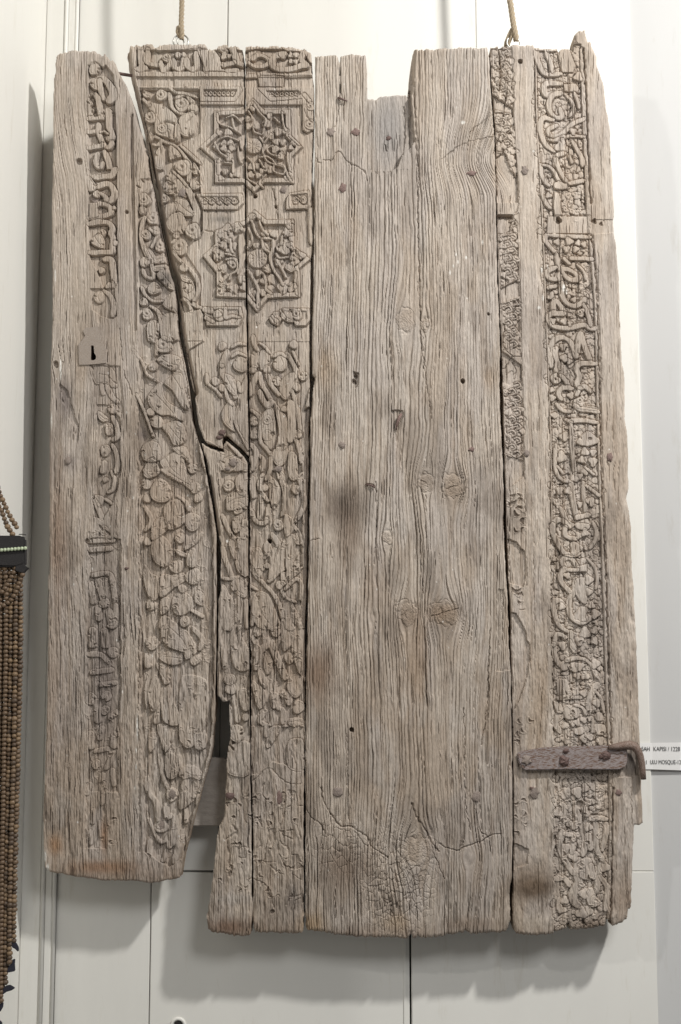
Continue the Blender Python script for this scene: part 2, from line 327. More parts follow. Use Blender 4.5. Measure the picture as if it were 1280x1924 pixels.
# ------------------------------------------------------------------ carving, traced crop by crop: "@ left top zoom softness level"
# left board: inscription band, upper part
draw('''
@ 140 80 8
f 8.5 205,340 330,300 430,370 470,330 590,480 600,700 612,1000 628,1300 634,1925 215,1925 205,1600
d 300,390,88
s 112 340,560 430,540 500,600 560,700 575,800 520,870; d 318,620,84
s 72 375,560 385,650 400,760 435,850
s 82 310,770 350,840 370,930 385,1050 400,1130; p 205,780 290,770 215,825 255,870 275,925 238,960 295,1005 268,1060 290,1110 205,1140
s 62 210,1140 430,1130
d 500,1050,72; s 88 500,1010 515,1120 515,1250 560,1370 565,1430 500,1440
s 72 215,1340 310,1330; s 76 355,1220 355,1320 395,1440 450,1540 520,1565 565,1500; s 36 390,1345 450,1330 500,1370
s 78 220,1580 425,1540
s 62 345,1660 312,1770 330,1850 390,1880 425,1800; s 80 445,1630 500,1770 530,1925
@ 140 320 8
f 8.5 205,-20 635,-20 645,1200 650,1680 545,1690 470,1880 330,1500 235,1340 210,900
s 84 310,105 480,82 560,70 605,-30
s 92 330,240 450,200 530,205 590,300 590,400 520,460
d 330,350,56; s 72 380,330 460,390 475,450
p 205,80 300,180 320,280 210,310
s 76 290,540 370,490 440,500 520,540 550,620 500,660 380,690 220,715; P -.6 215,480 330,480 350,690 220,720; f 7 345,580 400,530 420,560 490,560 490,610 380,620
s 82 220,800 400,770 520,790 570,880 545,940 580,1020 565,1150 560,1225 400,1230 230,1240
b 410,940,62; p 240,1060 330,950 430,1000 440,1170 300,1130
d 595,555,34 615,1090,38
s 92 450,1330 550,1340 575,1480 590,1650 540,1730; d 405,1500,48 535,1735,72
@ 140 540 8 .25 -.4
f 5 240,20 600,10 640,430 560,480 420,440 260,330
d 370,140,88; s 76 440,40 540,130 590,270 570,420
f 3 250,1160 690,1180 740,1900 330,1900 280,1500
p 235,1170 500,1170 610,1290 620,1400 640,1490 560,1500 480,1440 380,1450 300,1430
s 66 400,1470 430,1590; s 80 480,1470 560,1640 650,1720; d 590,1830,70
g 8 3 690,620 705,900 715,1110; g 8 3 735,1250 790,1400 860,1600
@ 140 760 8 .26 -.4
f 6.5 330,0 520,0 690,200 690,500 700,1000 640,1300 560,1500 430,1720 290,1700 270,1400 380,900 330,400
p 345,90 480,180 490,240 430,262 355,200; d 570,60,72; d 510,340,66 515,400,60; s 70 565,180 630,320 650,470 580,530
d 460,690,82; s 62 560,600 620,720 650,880 620,1020; s 52 545,1000 595,1120 575,1270 500,1320
p 300,1360 440,1400 400,1530 340,1520; s 70 300,1440 370,1610 410,1710; s 44 460,1420 560,1490; d 460,1130,40
s 90 440,880 420,1000
@ 130 990 5.6 .3 -.4
f 6 200,120 545,120 545,1344 185,1344
d 370,40,45; s 50 205,150 460,140; s 56 225,240 430,225
s 50 240,510 405,490 450,560 470,700 490,900 470,1040 410,1040; p 270,560 400,540 400,720 360,850 310,720; s 60 230,600 250,790; d 365,800,55; s 70 300,850 310,960; s 80 420,900 440,1000
s 90 240,1100 250,1290; s 80 370,1100 380,1290
@ 130 1210 5.6 .36 -.5
f 5.2 185,40 535,40 545,560 510,900 510,1560 200,1560
s 60 200,110 330,115 410,190; d 455,90,56; s 56 240,300 440,275; d 225,580,62; s 50 330,430 480,410; d 390,550,50 375,700,46; s 60 430,770 500,720; s 56 345,890 320,990
s 80 290,620 300,800; s 50 270,1130 430,1110 430,1220 390,1310; d 280,1270,46; s 90 480,960 470,1060; s 70 220,950 230,1080; s 60 350,1380 340,1500; s 50 450,1330 470,1480
@ 140 1470 5.6 .4 -.6
f 4 120,0 330,0 330,700 110,700
s 46 160,20 130,120; s 40 270,30 300,160 290,230; s 50 200,300 190,420; s 44 270,420 280,560; s 46 160,520 170,640
''')
# left board: border ridge and scroll band
draw('''
@ 0 0 1
f 5.5 245,219 247,216 250,212 252,330 254,420 256,500 257,620 252,622 249,520 246,400 244,300
g 3 3 259,640 259,900 260,1100 261,1400 263,1600
g 3 2 217,900 221,1100 223,1280 222,1500; g 2.5 1.5 168,1000 171,1200 170,1400
@ 0 0 1 .3
f 8 258,395 270,340 284,330 300,430 315,500 326,545 332,610 341,665 356,745 372,830 386,900 398,980 402,1150 401,1300 394,1400 370,1500 345,1610 318,1630 270,1600 264,1300 262,1000 260,720 261,560
@ 230 340 6.4 .15
p 190,0 350,0 345,110 210,200; b 265,225,72; d 235,345,48; g 7 3 200,330 215,380 260,390 275,340
b 375,450,72; s 46 265,430 225,560 225,700 285,880 350,1000 370,1160 280,1140 240,1060; b 285,640,60; b 465,775,72; s 42 425,640 350,790
d 265,970,60; p 300,560 440,540 450,610 400,650; p 250,780 360,840 400,960 340,980; p 395,900 560,890 570,960 390,995; p 385,1015 570,1000 575,1050 390,1090; p 405,1110 590,1060 645,1230 600,1310 500,1240
d 380,1290,76; s 44 225,1270 280,1370 370,1440 480,1440; d 255,1450,50; b 300,1600,66; s 50 335,1500 420,1560 460,1680 430,1800; p 480,1480 640,1300 670,1500 640,1570; p 300,1700 420,1680 430,1880 310,1920; p 480,1620 640,1600 680,1900 470,1900
@ 250 600 6.4 .4 -.5
b 370,310,96; s 44 190,60 200,200 250,270; s 40 280,250 280,420; d 240,560,56; p 280,480 400,410 560,460 510,605 420,590; s 30 0,370 100,500 160,650 290,740
p 370,760 480,660 580,650 600,800 670,1060 590,1050 470,850; p 180,900 330,740 360,900 440,1010 570,1080 600,1220 440,1150 330,1150 200,1040; d 205,1110,50 285,1230,78
p 345,1270 560,1220 640,1400 600,1490 490,1510 430,1400; p 470,1540 630,1530 690,1730 600,1660 520,1600; d 215,1810,98; p 325,1690 560,1590 650,1920 500,1920 380,1810; d 710,1790,58; p 120,1490 290,1480 320,1690 120,1690
@ 250 600 6.4 .1 2.5
s 30 40,905 130,1100 240,1400
@ 250 880 6.4 .5 -.7
p 110,0 320,0 310,60 200,110; p 330,0 630,0 710,260 600,190 430,100; d 330,275,132; p 110,130 190,130 200,240 120,240; d 745,230,64 780,350,54; d 165,360,50
p 380,430 540,360 610,500 610,660 430,740 370,560; p 230,650 390,570 420,720 310,830 220,860; d 710,640,104; s 50 530,330 630,400 670,500; d 560,840,58 170,880,48
p 220,890 320,790 450,920 450,1080 380,1190 240,1100; s 52 630,960 740,880 820,780; p 490,970 600,1000 670,1060 560,1050; p 645,1060 690,960 750,980 750,1180 650,1170; d 520,1180,80; p 440,1290 600,1260 620,1340 500,1430
d 720,1300,94; p 315,1300 470,1280 630,1340 500,1430 360,1550 300,1500; p 130,1150 210,1260 300,1320 295,1560 200,1570 125,1350; d 215,1640,64 590,1445,50; p 480,1530 600,1480 710,1560 750,1650 600,1770 480,1720; d 620,1840,64; p 750,1480 840,1500 840,1650 735,1600; p 330,1570 440,1560 430,1700 330,1760; p 330,1780 440,1800 430,1920 310,1920; s 50 130,450 220,620 150,740; s 44 700,1700 830,1780
@ 250 1160 6.4 .6 -.7
d 230,310,80; p 340,30 450,30 570,120 660,180 730,300 770,420 640,510 590,420 430,360 340,250; d 745,510,64; p 310,490 390,420 500,400 600,470 570,560 430,570; s 50 150,440 160,580 210,580; p 270,550 450,590 450,770 380,810 330,700
p 180,900 250,690 340,800 350,1000 240,1140 190,1040; p 345,900 440,820 480,1000 550,1150 540,1300 420,1290 340,1190; p 560,780 640,690 870,750 910,1000 870,1300 700,1570 560,1480 550,1100; p 280,1290 460,1320 490,1460 390,1630 330,1480; p 180,1420 270,1390 280,1520 200,1630
p 390,1640 520,1680 520,1920 400,1920; p 730,1400 870,1370 870,1570 750,1580; p 590,1810 750,1800 840,1920 560,1920; p 130,880 170,700 180,900 160,1100; s 70 300,1000 280,1250; s 60 700,120 830,260 800,380
@ 240 1420 7.11 .7 -.6
d 590,520,84; b 440,940,92; s 46 275,850 330,960 400,1120 480,1150 580,1000; p 720,340 860,270 980,340 950,500 820,660 680,710; p 730,150 900,140 1000,260 960,330 850,290 730,310
s 50 420,0 460,250 530,430; s 70 250,300 270,480 380,640 400,860; s 60 500,650 520,820 590,800; s 110 640,760 640,980 560,1200; s 90 300,1120 290,1350; s 60 770,700 780,880; s 90 400,1380 370,1560; s 80 700,950 680,1200 620,1420; s 60 520,1250 470,1400
''')
# boards two to four: title band, mouldings, star panels
PLAIN = [(377,196),(592,196),(586,400),(584,640),(584,720),(575,760),(474,880),(420,842),(385,826),(362,720),(350,660),(383,640),(380,600),(378,582),(377,517),(344,470),(382,434),(382,395),(375,300),(338,271),(375,247)]
draw('@ 0 0 1\nf 6.2 '+' '.join('%g,%g' % p for p in PLAIN))
draw('''
@ 0 0 1
f 9.5 262,168 376,168 376,247 338,271 375,304 376,350 381,395 381,432 345,468 377,517 377,580 345,588 336,556 332,528 318,495 303,425 295,370 288,320 277,255 266,200
@ 230 70 6.4
f 7.5 165,150 1470,150 1470,408 170,408; f 6 165,472 1470,472 1470,582 180,582
P 0 390,60 1030,70 1030,128 850,128 700,150 420,160 390,120
s 62 125,110 135,330; s 72 215,120 230,330 270,365 180,378; s 64 300,150 290,280 350,318 435,325
b 530,240,52; s 52 460,290 490,395 560,330 600,270; s 60 612,270 620,350 675,378 725,345 735,240; s 64 770,260 782,345 840,380 888,340 885,180
d 670,205,38 735,200,30; s 66 925,150 1000,290 1005,400; P -.4 930,140 1110,150 1170,230 1190,375 1290,372 1290,405 1000,405
@ 400 70 6.4
f 7.5 392,135 1190,140 1205,425 392,425; f 6 392,485 1210,470 1215,590 392,590
P 0 385,90 790,95 790,140 560,135 400,160; P 0 800,95 1000,100 1110,125 1100,165 880,165 
d 125,110,70; s 76 225,110 260,200 290,290 370,330; d 140,215,44 195,215,28; s 60 130,330 250,300; s 50 170,395 290,385
p 395,190 560,150 560,190 470,260 400,330; s 50 430,300 500,345 600,345 680,290 620,225 540,215 480,260
s 70 870,190 740,230 715,330 800,385 950,375 1060,340 1130,330 1060,260 1100,170; d 840,205,46; d 940,205,34 1000,205,34 945,280,32 1000,285,32; s 70 1140,180 1190,270
P 0 390,440 525,440 525,482 390,486; P 0 740,450 860,430 1195,425 1200,452 890,460; P -1.5 540,470 750,460 860,470 840,585 560,585
@ 0 0 1
g 1.6 2.2 262,162 300,162 376,162; f 2.6 262,165 372,166 372,170 262,169
@ 230 70 6.4
b 470,690,68; s 46 565,670 595,830 680,905 760,920; b 715,800,88; s 40 640,720 760,690 860,760; s 52 780,700 850,800 855,880 800,880; d 850,850,60
p 290,770 480,810 600,890 655,970 645,1080 625,1225 540,1200 400,1150 380,1000 320,850; g 34 4.5 500,1030 560,1015 640,1050; g 40 4 620,1090 600,1200; b 480,1090,54; g 20 4 540,1130 560,1200
b 330,960,66; p 690,950 860,890 865,1050 860,1150 770,1195 685,1130; h 4 760,1097,10; g 9 3 760,1030 840,960; p 640,990 692,1100 690,1240 628,1240; p 235,635 330,650 330,725 260,710; s 40 250,740 320,810
s 44 560,600 650,660 760,670 900,720; s 46 310,1180 400,1190 520,1255 650,1310 760,1440 815,1540 790,1720; s 46 690,1290 815,1400 930,1510
p 470,1270 505,1400 490,1580 390,1560 390,1400; p 555,1300 640,1330 710,1430 620,1450 570,1470; b 725,1560,92; d 590,1680,70 545,1790,60; p 600,1740 700,1700 775,1830 770,1920 630,1920; d 870,1770,62; s 42 600,1600 700,1690 790,1800; p 855,1490 925,1590 915,1640 840,1630; p 330,1120 380,1200 330,1250 300,1180; s 40 360,1280 420,1290 480,1230
@ 230 340 6.4
d 540,60,56; b 505,205,56; p 640,190 770,220 830,330 900,400 800,425 690,400 640,330; s 74 790,90 850,240 895,370 870,510; p 515,280 650,255 645,360 540,480; d 650,510,122; b 850,600,92; p 540,110 630,100 630,150 530,150
b 690,790,94; s 46 600,840 700,960 830,1080 900,1200 905,1320 850,1450; s 40 640,690 600,740 ; d 735,1040,50; p 690,1215 830,1195 875,1330 820,1440 740,1440; d 790,1280,54; s 44 690,1390 800,1470 830,1570; p 700,1120 800,1150 840,1220 720,1200; s 50 850,1480 930,1520
P 0 730,1580 930,1540 970,1600 960,1920 780,1920; d 650,650,40
''')
def rings(x0, y0, x1, y1, n, r, lev=-1.2):
    for i in range(n):
        t = (i+.5)/n; draw('@ 0 0 1 0 %g\nb %g,%g,%g' % (lev, x0+(x1-x0)*t, y0+(y1-y0)*t, r))
        if i < n-1: draw('@ 0 0 1 0 %g\ns 2 %g,%g %g,%g %g,%g' % (lev, x0+(x1-x0)*t, y0-r, x0+(x1-x0)*(t+.5/n), (y0+y1)/2, x0+(x1-x0)*(t+1/n), y1+r))
def panel(pts, inner, ra=None):
    draw('@ 0 0 1 0 0\nP 0 '+pts+'\nf 3.2 '+inner)
    if ra: rings(*ra)
panel('375,162 452,161 454,170 441,190 377,190', '382,168 446,168 439,181 382,181', (383,174.5,441,174.5,7,4.2))
panel('484,165 588,164 589,178 588,242 578,249 569,243 568.5,184 539,187 508,189', '500,170 562,170 567,177 511,182', (506,176,562,175,6,4))
draw('@ 400 70 6.4\nb 1180,830,46 1172,1050,60; s 40 1100,690 1160,760; g 16 3 1130,760 1100,860 1150,980 1200,1010')
panel('368,363 454,362 458,380 446,393 382,393', '376,368 446,368 450,379 442,387 384,387', (376,377,448,377,5,5.5))
panel('538,373 544,362 580,356 584,390 579,392 538,393 537,384', '546,366 578,363 578,385 546,386', (548,375,578,375,2,6.5))
draw('@ 0 0 1\nP 0 578,390 587,388 588,450 585,460 580,452')
panel('382,577 452,576 456,595 448,612 388,612', '388,581 448,581 450,594 444,604 392,604')
draw('@ 230 340 6.4\ns 70 990,1540 1060,1560; b 1165,1610,70; s 44 1000,1640 1090,1690\n@ 400 340 6.4\ns 40 150,1520 150,1640 230,1620 320,1640; d 60,1600,40; h 3 240,1680,30')
panel('505,596 532,578 581,579 584,600 575,612 556,612 552,604 530,600 522,612 510,606', '515,594 532,584 575,584 578,598 560,606 530,596')
draw('@ 400 340 6.4\nb 1010,1600,64; p 830,1560 930,1550 960,1700 830,1650; s 40 720,1620 770,1690; d 760,1600,36')
def star(cx, tips, n_fill, seed):
    draw('@ 0 0 1 0 .6\nP .6 '+' '.join('%g,%g' % p for p in tips))
    t = np.array(tips); c = t.mean(0); q = c+(t-c)*.875
    draw('@ 0 0 1\nf 9 '+' '.join('%g,%g' % tuple(p) for p in q)); return q
s1 = star(0, [(475,185),(497,206),(545,204),(546,252),(568,275),(549,294),(552,343),(497,343),(478,361),(459,343),(404,343),(404,300),(375,275),(402,250),(402,208),(455,206)], 0, 1)
draw('''
@ 400 70 6.4 0 -.4
d 425,975,38 430,1060,42 525,1060,40 650,1020,58 680,940,32 790,1130,50 870,1120,36 760,1250,42 840,1255,38 750,1340,48 840,1350,38 810,1420,44 690,1180,46 660,1550,60 700,1590,42 525,1540,38 455,1550,40 450,1645,40 550,1655,38 590,1600,32 480,850,34 180,1140,50 130,1270,38 210,1260,42 130,1330,38 225,1330,40 180,1390,38 190,1440,46 75,1140,32 70,1470,30 150,1610,38 230,1650,32 290,1640,42 100,1690,34 910,1640,32 880,1680,28 970,1260,36 940,1320,32 40,1310,36
@ 400 70 6.4 0 .2
s 24 480,780 560,900 640,990 600,1120; s 24 830,900 850,1040 880,1120; s 24 740,960 800,1020; s 24 480,1060 500,1130 590,1160 620,1100; s 25 560,1190 610,1270 600,1370 650,1480 740,1520 860,1560 900,1660 950,1740; s 24 720,1290 650,1340 700,1400 790,1420; s 25 560,1440 660,1430 740,1500 730,1600 850,1640 860,1540 780,1510; s 24 400,1420 480,1510 500,1600; s 22 610,1560 560,1470; s 25 640,1650 560,1740 600,1800; s 24 400,1500 410,1680 520,1760; s 24 50,920 80,1030 210,1080 300,1130; s 24 230,970 260,1090 330,1150; s 24 100,1210 180,1190 290,1230; s 24 20,1260 80,1370 160,1430; s 25 300,1310 310,1420 340,1500; s 24 240,1470 240,1620; s 22 130,1500 220,1510; s 24 60,1480 60,1640; s 24 700,1160 620,1260; s 22 920,1180 1040,1290; s 22 900,1380 900,1480 930,1600; s 22 430,880 470,960 420,1010; s 22 160,960 260,940 330,1010; s 22 330,1230 340,1330
''')
s2 = star(0, [(478,393),(500,412),(551,411),(552,462),(584,486),(562,505),(563,557),(504,560),(483,586),(463,560),(407,557),(407,512),(381,480),(404,458),(403,432),(458,414)], 0, 2)
draw('''
@ 400 340 6.4 0 -.4
d 165,640,92 125,760,52 65,880,72 120,1045,54 240,980,62 240,780,48 200,840,42 130,1250,54 110,1300,52 240,1290,62 350,1170,54 370,1270,44 470,430,44 520,770,38 640,640,56 730,630,44 900,610,62 920,510,54 850,790,84 925,770,36 980,900,54 990,960,48 930,1030,56 790,960,52 690,1190,64 610,1190,44 680,1290,48 840,1280,66 950,1270,56 480,1350,44 600,1330,48 620,790,48 650,1050,52 550,1100,42 170,560,50 300,560,60 1070,890,44
h 6 180,640,14 215,600,14 70,880,12 70,940,12 640,650,12 790,790,12 970,890,12 975,950,12 240,1010,12 190,1190,14 235,1200,14 880,1190,16 850,640,12
@ 400 340 6.4 0 .1
s 32 470,480 520,620 580,680 700,690; s 29 560,480 600,580 660,640; s 30 590,700 610,800 680,850; s 34 720,700 720,820 690,900 700,980 740,1080 800,1160 840,1250; s 29 830,660 820,760; s 30 760,870 800,920 900,910; s 30 770,950 830,1050 880,1150; s 29 430,560 470,680 440,780; s 29 210,700 220,820 260,880; s 25 150,870 260,900; s 30 160,940 250,930 300,1000 280,1080 220,1120 200,1180; s 29 320,650 320,800 330,1000 300,1110; s 34 420,1060 480,1160 540,1280 540,1400 540,1520; s 30 480,1290 440,1340 500,1430; s 30 600,1100 640,1200 640,1300 700,1350; s 25 1000,1100 990,1260 1010,1360; s 29 420,800 440,720
''')
def rosette(x, y, r, n=11):
    s = box(np.array([[x-r, y-r], [x+r, y+r]]), 5); d = np.hypot(U[s]-x, V[s]-y)-r
    raise_(s, d, -1.2, .2); a = np.arctan2(V[s]-y, U[s]-x)
    q = np.abs(((a*n/(2*math.pi)) % 1)-.5)*2*math.pi/n*(d+r)
    H[s] = H[s]-1.3*np.exp(-(q/.8)**2)*(d < -1)
rosette(477, 273, 15); rosette(484, 485, 18)
# lower vase composition on boards two, three and four
draw('''
@ 0 0 1 .2
f 7.5 469,640 581,640 578,720 571,820 568,900 474,900 469,760
f 13 572,768 583,764 582,900 569,900 570,830; f 13 573,880 581,880 577,1180 565,1180 570,1068
f 7 416,885 466,885 467,1180 468,1310 470,1450 436,1450 436,1330 414,1300 416,1130 418,1000 412,960
f 7.5 470,890 571,890 566,1180 573,1240 573,1364 472,1365
f 9 566,1180 575,1180 575,1280 566,1240
@ 400 600 6.4 .3 -.3
d 110,320,50; s 60 170,380 130,480 110,560; s 52 110,560 120,680 200,740 260,860 270,940; p 110,650 240,690 290,830 270,920 160,820; d 330,540,88; s 42 230,440 300,400 400,440; s 40 230,330 300,290 390,300; d 110,820,44; s 42 150,840 180,960 250,1040; d 30,740,50; s 40 -80,660 -70,760 40,850 100,930
p 300,880 420,740 450,1560 330,1400 250,1240 260,1120 300,1000; g 7 2 330,960 290,1150 320,1330 420,1500; p 130,1050 220,960 270,1080 240,1250 260,1350 150,1270 100,1150; s 50 300,760 340,860 400,700
p 465,400 545,370 555,560 465,570; p 565,380 650,380 690,480 640,570 570,600; d 480,600,44 650,600,44 810,530,88; s 48 735,440 810,405 890,450; s 54 890,400 960,520 1000,620 1000,800; d 970,300,50; s 32 960,380 1030,540; d 1085,680,54 770,740,56; p 840,700 970,630 1000,780 930,900 880,970 815,920 800,820; d 1010,815,46
s 54 560,640 590,780 640,860 700,970; s 66 540,650 475,780 450,900; s 54 650,660 700,780 800,910; s 66 560,860 600,960 660,1040 700,990; s 50 480,200 500,300 540,370; s 40 560,280 620,320 680,400
p 720,960 800,1070 890,1180 910,1380 890,1550 760,1570 790,1380 770,1200; s 44 960,860 990,1000 1030,1200 1045,1350; p 555,1180 690,1050 745,1180 755,1400 700,1570 600,1450 585,1250; d 490,1220,54 500,1380,56; b 660,1210,50; d 660,1400,60; s 48 450,1080 540,1150 570,1240 570,1450 650,1560 700,1630; d 855,1075,38 1020,1380,50; s 48 980,1400 1040,1560 1065,1720
p 730,1560 890,1530 880,1700 800,1770 720,1690; d 480,1680,50; s 54 540,1620 600,1680 590,1810; s 46 700,1640 690,1800 640,1920; p 910,1600 1010,1640 1010,1920 910,1890; s 90 930,1000 950,1250 930,1450; s 50 780,1800 800,1900; s 60 460,1500 520,1600 480,1800
p 130,1680 300,1640 320,1740 200,1840 110,1780; s 50 60,1560 130,1600; s 44 200,1500 330,1640
@ 400 880 6.4 .4 -.4
b 190,210,66; p 270,110 415,30 415,310 300,300; p 190,300 410,280 415,450 180,510 160,400; b 300,500,52; s 42 230,460 310,425 400,480; p 230,620 350,550 350,720 260,780; d 385,660,46; p 335,690 420,710 420,840 330,840; s 54 110,560 170,700 240,820 330,910
p 200,850 415,850 425,1290 300,1240 260,1110 210,1000; s 54 120,960 150,1100 200,1220 230,1330; s 44 120,1320 190,1330 330,1310 430,1400 530,1460; p 240,1340 390,1350 410,1530 340,1550 220,1450; p 100,1400 190,1500 260,1640 250,1920 110,1920; p 260,1510 350,1510 340,1920 265,1920; s 60 400,1600 410,1900
s 54 595,80 560,200 600,310 665,390; d 575,235,40 630,230,40; s 44 680,100 700,380; p 695,100 800,200 800,380 720,490 685,300; p 770,60 860,70 870,500 810,570 840,300; d 1000,250,56; s 56 1020,90 1085,260 1095,450 1000,630; p 555,300 610,300 600,570 530,610; s 54 450,490 525,640 640,640 670,440; b 790,680,66; p 860,550 980,640 965,760 870,820; s 44 970,690 1040,780 1065,900
p 1000,770 1080,820 1065,910 990,900; s 66 710,790 790,920 830,1060 800,1200 680,1350; p 475,990 560,950 610,1100 585,1310 500,1270 450,1120; p 690,990 780,930 810,1060 790,1210 670,1340 680,1150; p 615,890 690,890 695,1030 600,1090; d 600,1190,40 650,1170,36; p 835,870 1000,810 970,1120 1060,1000 1085,1190 940,1340 820,1390; d 1030,1170,54
s 50 455,1180 520,1300 600,1370 640,1420 720,1500 800,1650 840,1820; s 44 870,1450 1000,1330 1065,1400 1055,1570; s 44 820,1450 880,1560 1000,1610; d 800,1400,50; p 530,1500 660,1510 750,1700 810,1920 550,1920 510,1750; s 44 940,1640 1000,1760 1045,1920; p 850,1580 965,1630 1005,1920 860,1920; s 70 470,120 490,330; s 50 480,1500 490,1700 470,1880
@ 400 1160 6.4 .5 -.5
d 545,160,66 760,160,68; s 66 500,0 560,90; s 76 640,0 630,200 640,330 560,420 520,610; s 84 680,260 740,420 800,560 870,730; p 840,0 980,0 990,160 945,330 850,410 820,200; p 995,0 1085,120 1085,390 1065,710 960,470 945,330 985,160; d 920,490,64; p 635,400 710,500 700,650 640,690 610,560; p 550,600 650,700 630,860 550,740; p 470,760 540,810 625,880 640,1010 560,1110 490,950
p 695,910 780,920 770,1080 705,1080; d 850,920,46; p 875,890 970,930 940,1060 875,1030; d 1030,1080,76; p 935,700 1070,710 1070,910 980,970 890,850; s 56 780,950 780,1080 840,1120 840,1270; s 56 630,1130 560,1240 620,1300 640,1430; s 50 700,1100 720,1240 660,1360; p 920,1220 1075,1220 1095,1310 925,1310; s 60 480,240 530,350 500,450; s 54 800,250 750,370
d 200,750,66 210,860,66; p 220,0 315,10 330,200 445,420 445,610 330,650 240,560 210,300; p 315,870 435,890 435,1110 345,1100; s 60 130,80 120,300 140,600; s 60 250,960 280,1150 300,1250; d 395,1200,46
@ 400 1160 6.4 .2 0
f 5 462,1312 1100,1312 1100,1840 800,1760 700,1740 560,1880 462,1880
p 680,1330 820,1320 700,1550 640,1560 650,1440; p 905,1500 1000,1460 1080,1480 1095,1640 1095,1835 930,1825 885,1700; s 54 640,1300 640,1420
@ 400 1160 6.4 .4 4
p 215,1310 345,1310 370,1440 310,1510 205,1450; p 215,1540 440,1510 440,1890 200,1890 165,1750
@ 380 1440 5.82 .3
g 14 2.6 680,180 660,280 700,420 700,580 740,680; g 14 2.6 860,640 870,740 990,800; g 12 2.6 850,820 940,910; g 12 2.6 830,860 840,960 890,1060; g 12 2.6 620,600 660,660; g 12 2.4 560,550 640,600; g 12 2.6 700,850 690,980 660,1060; g 14 2.6 990,960 1050,980 1050,1100 1000,1130; g 12 2.4 880,1180 820,1150; g 24 3.6 330,560 320,640 380,720 270,800 290,960 300,1200; g 10 2 440,450 450,560 500,620; g 14 3 560,1230 700,1300 760,1420 780,1540; g 14 2.4 900,500 880,560; g 12 2.4 960,640 970,760; g 12 2.4 930,700 1010,700; g 12 2.4 590,920 640,870; g 16 3 750,1080 800,1150; g 12 2.5 560,160 640,80 740,20 850,120 960,185 1090,190; g 12 2.4 800,200 830,330; g 14 2.4 940,260 1010,280 1040,380; g 12 2.4 1060,430 1100,440; g 14 2.6 1070,500 1080,600; g 12 2 400,900 480,880 470,1000 400,990; g 12 2.2 640,1030 720,1050 800,1040; g 12 2.2 1040,650 1080,800; g 12 2.2 980,1180 1080,1240; g 14 2.6 920,1520 960,1450 1080,1400; g 12 2.4 1010,1580 1020,1480 1080,1440
f 2.5 720,680 800,680 810,800 760,900 720,780; f 2.6 1000,960 1050,980 1050,1130 1000,1090; f 2.5 940,260 1020,290 990,340
''')
# right board: great inscription column
INS = [(1005,82),(1092,82),(1097,200),(1103,350),(1110,450),(1116,520),(1121,600),(1124,760),(1127,860),(1132,1000),(1137,1150),(1141,1280),(1145,1400),(1146,1440),(1147,1520),(1146,1620),(1143,1762),(1042,1770),(1042,1640),(1042,1440),(1039,1300),(1037,1200),(1035,1000),(1034,850),(1029,700),(1024,580),(1020,470),(1014,340),(1008,250),(1004,170)]
draw('@ 0 0 1\nf 8.5 '+' '.join('%g,%g' % p for p in INS))
scatter(INS, 6.6, -3.9, 10.5, .95, 5); scatter(INS, 4.6, -3.3, 11.0, .6, 9)
draw('''
@ 0 0 1 0 -.5
s 6.5 1093,92 1098,200 1104,350 1111,450 1117,520 1122,600 1125,760 1128,860 1133,1000 1138,1150 1142,1280 1146,1400
s 5 1147,1440 1148,1520 1147,1620 1144,1735
s 3 1007,110 1010,250 1016,340 1022,470 1026,580 1031,700 1036,850 1037,1000
g 3.4 7 1097,90 1102,200 1108,340 1111,380; g 3.2 7 1112,440 1118,500 1122,560 1126,700 1129,850 1132,930 1136,1000 1141,1150 1145,1280 1148,1395; g 3 6 1152,1480 1151,1560 1150,1640 1148,1726
''')
SWK[0] = 1.22
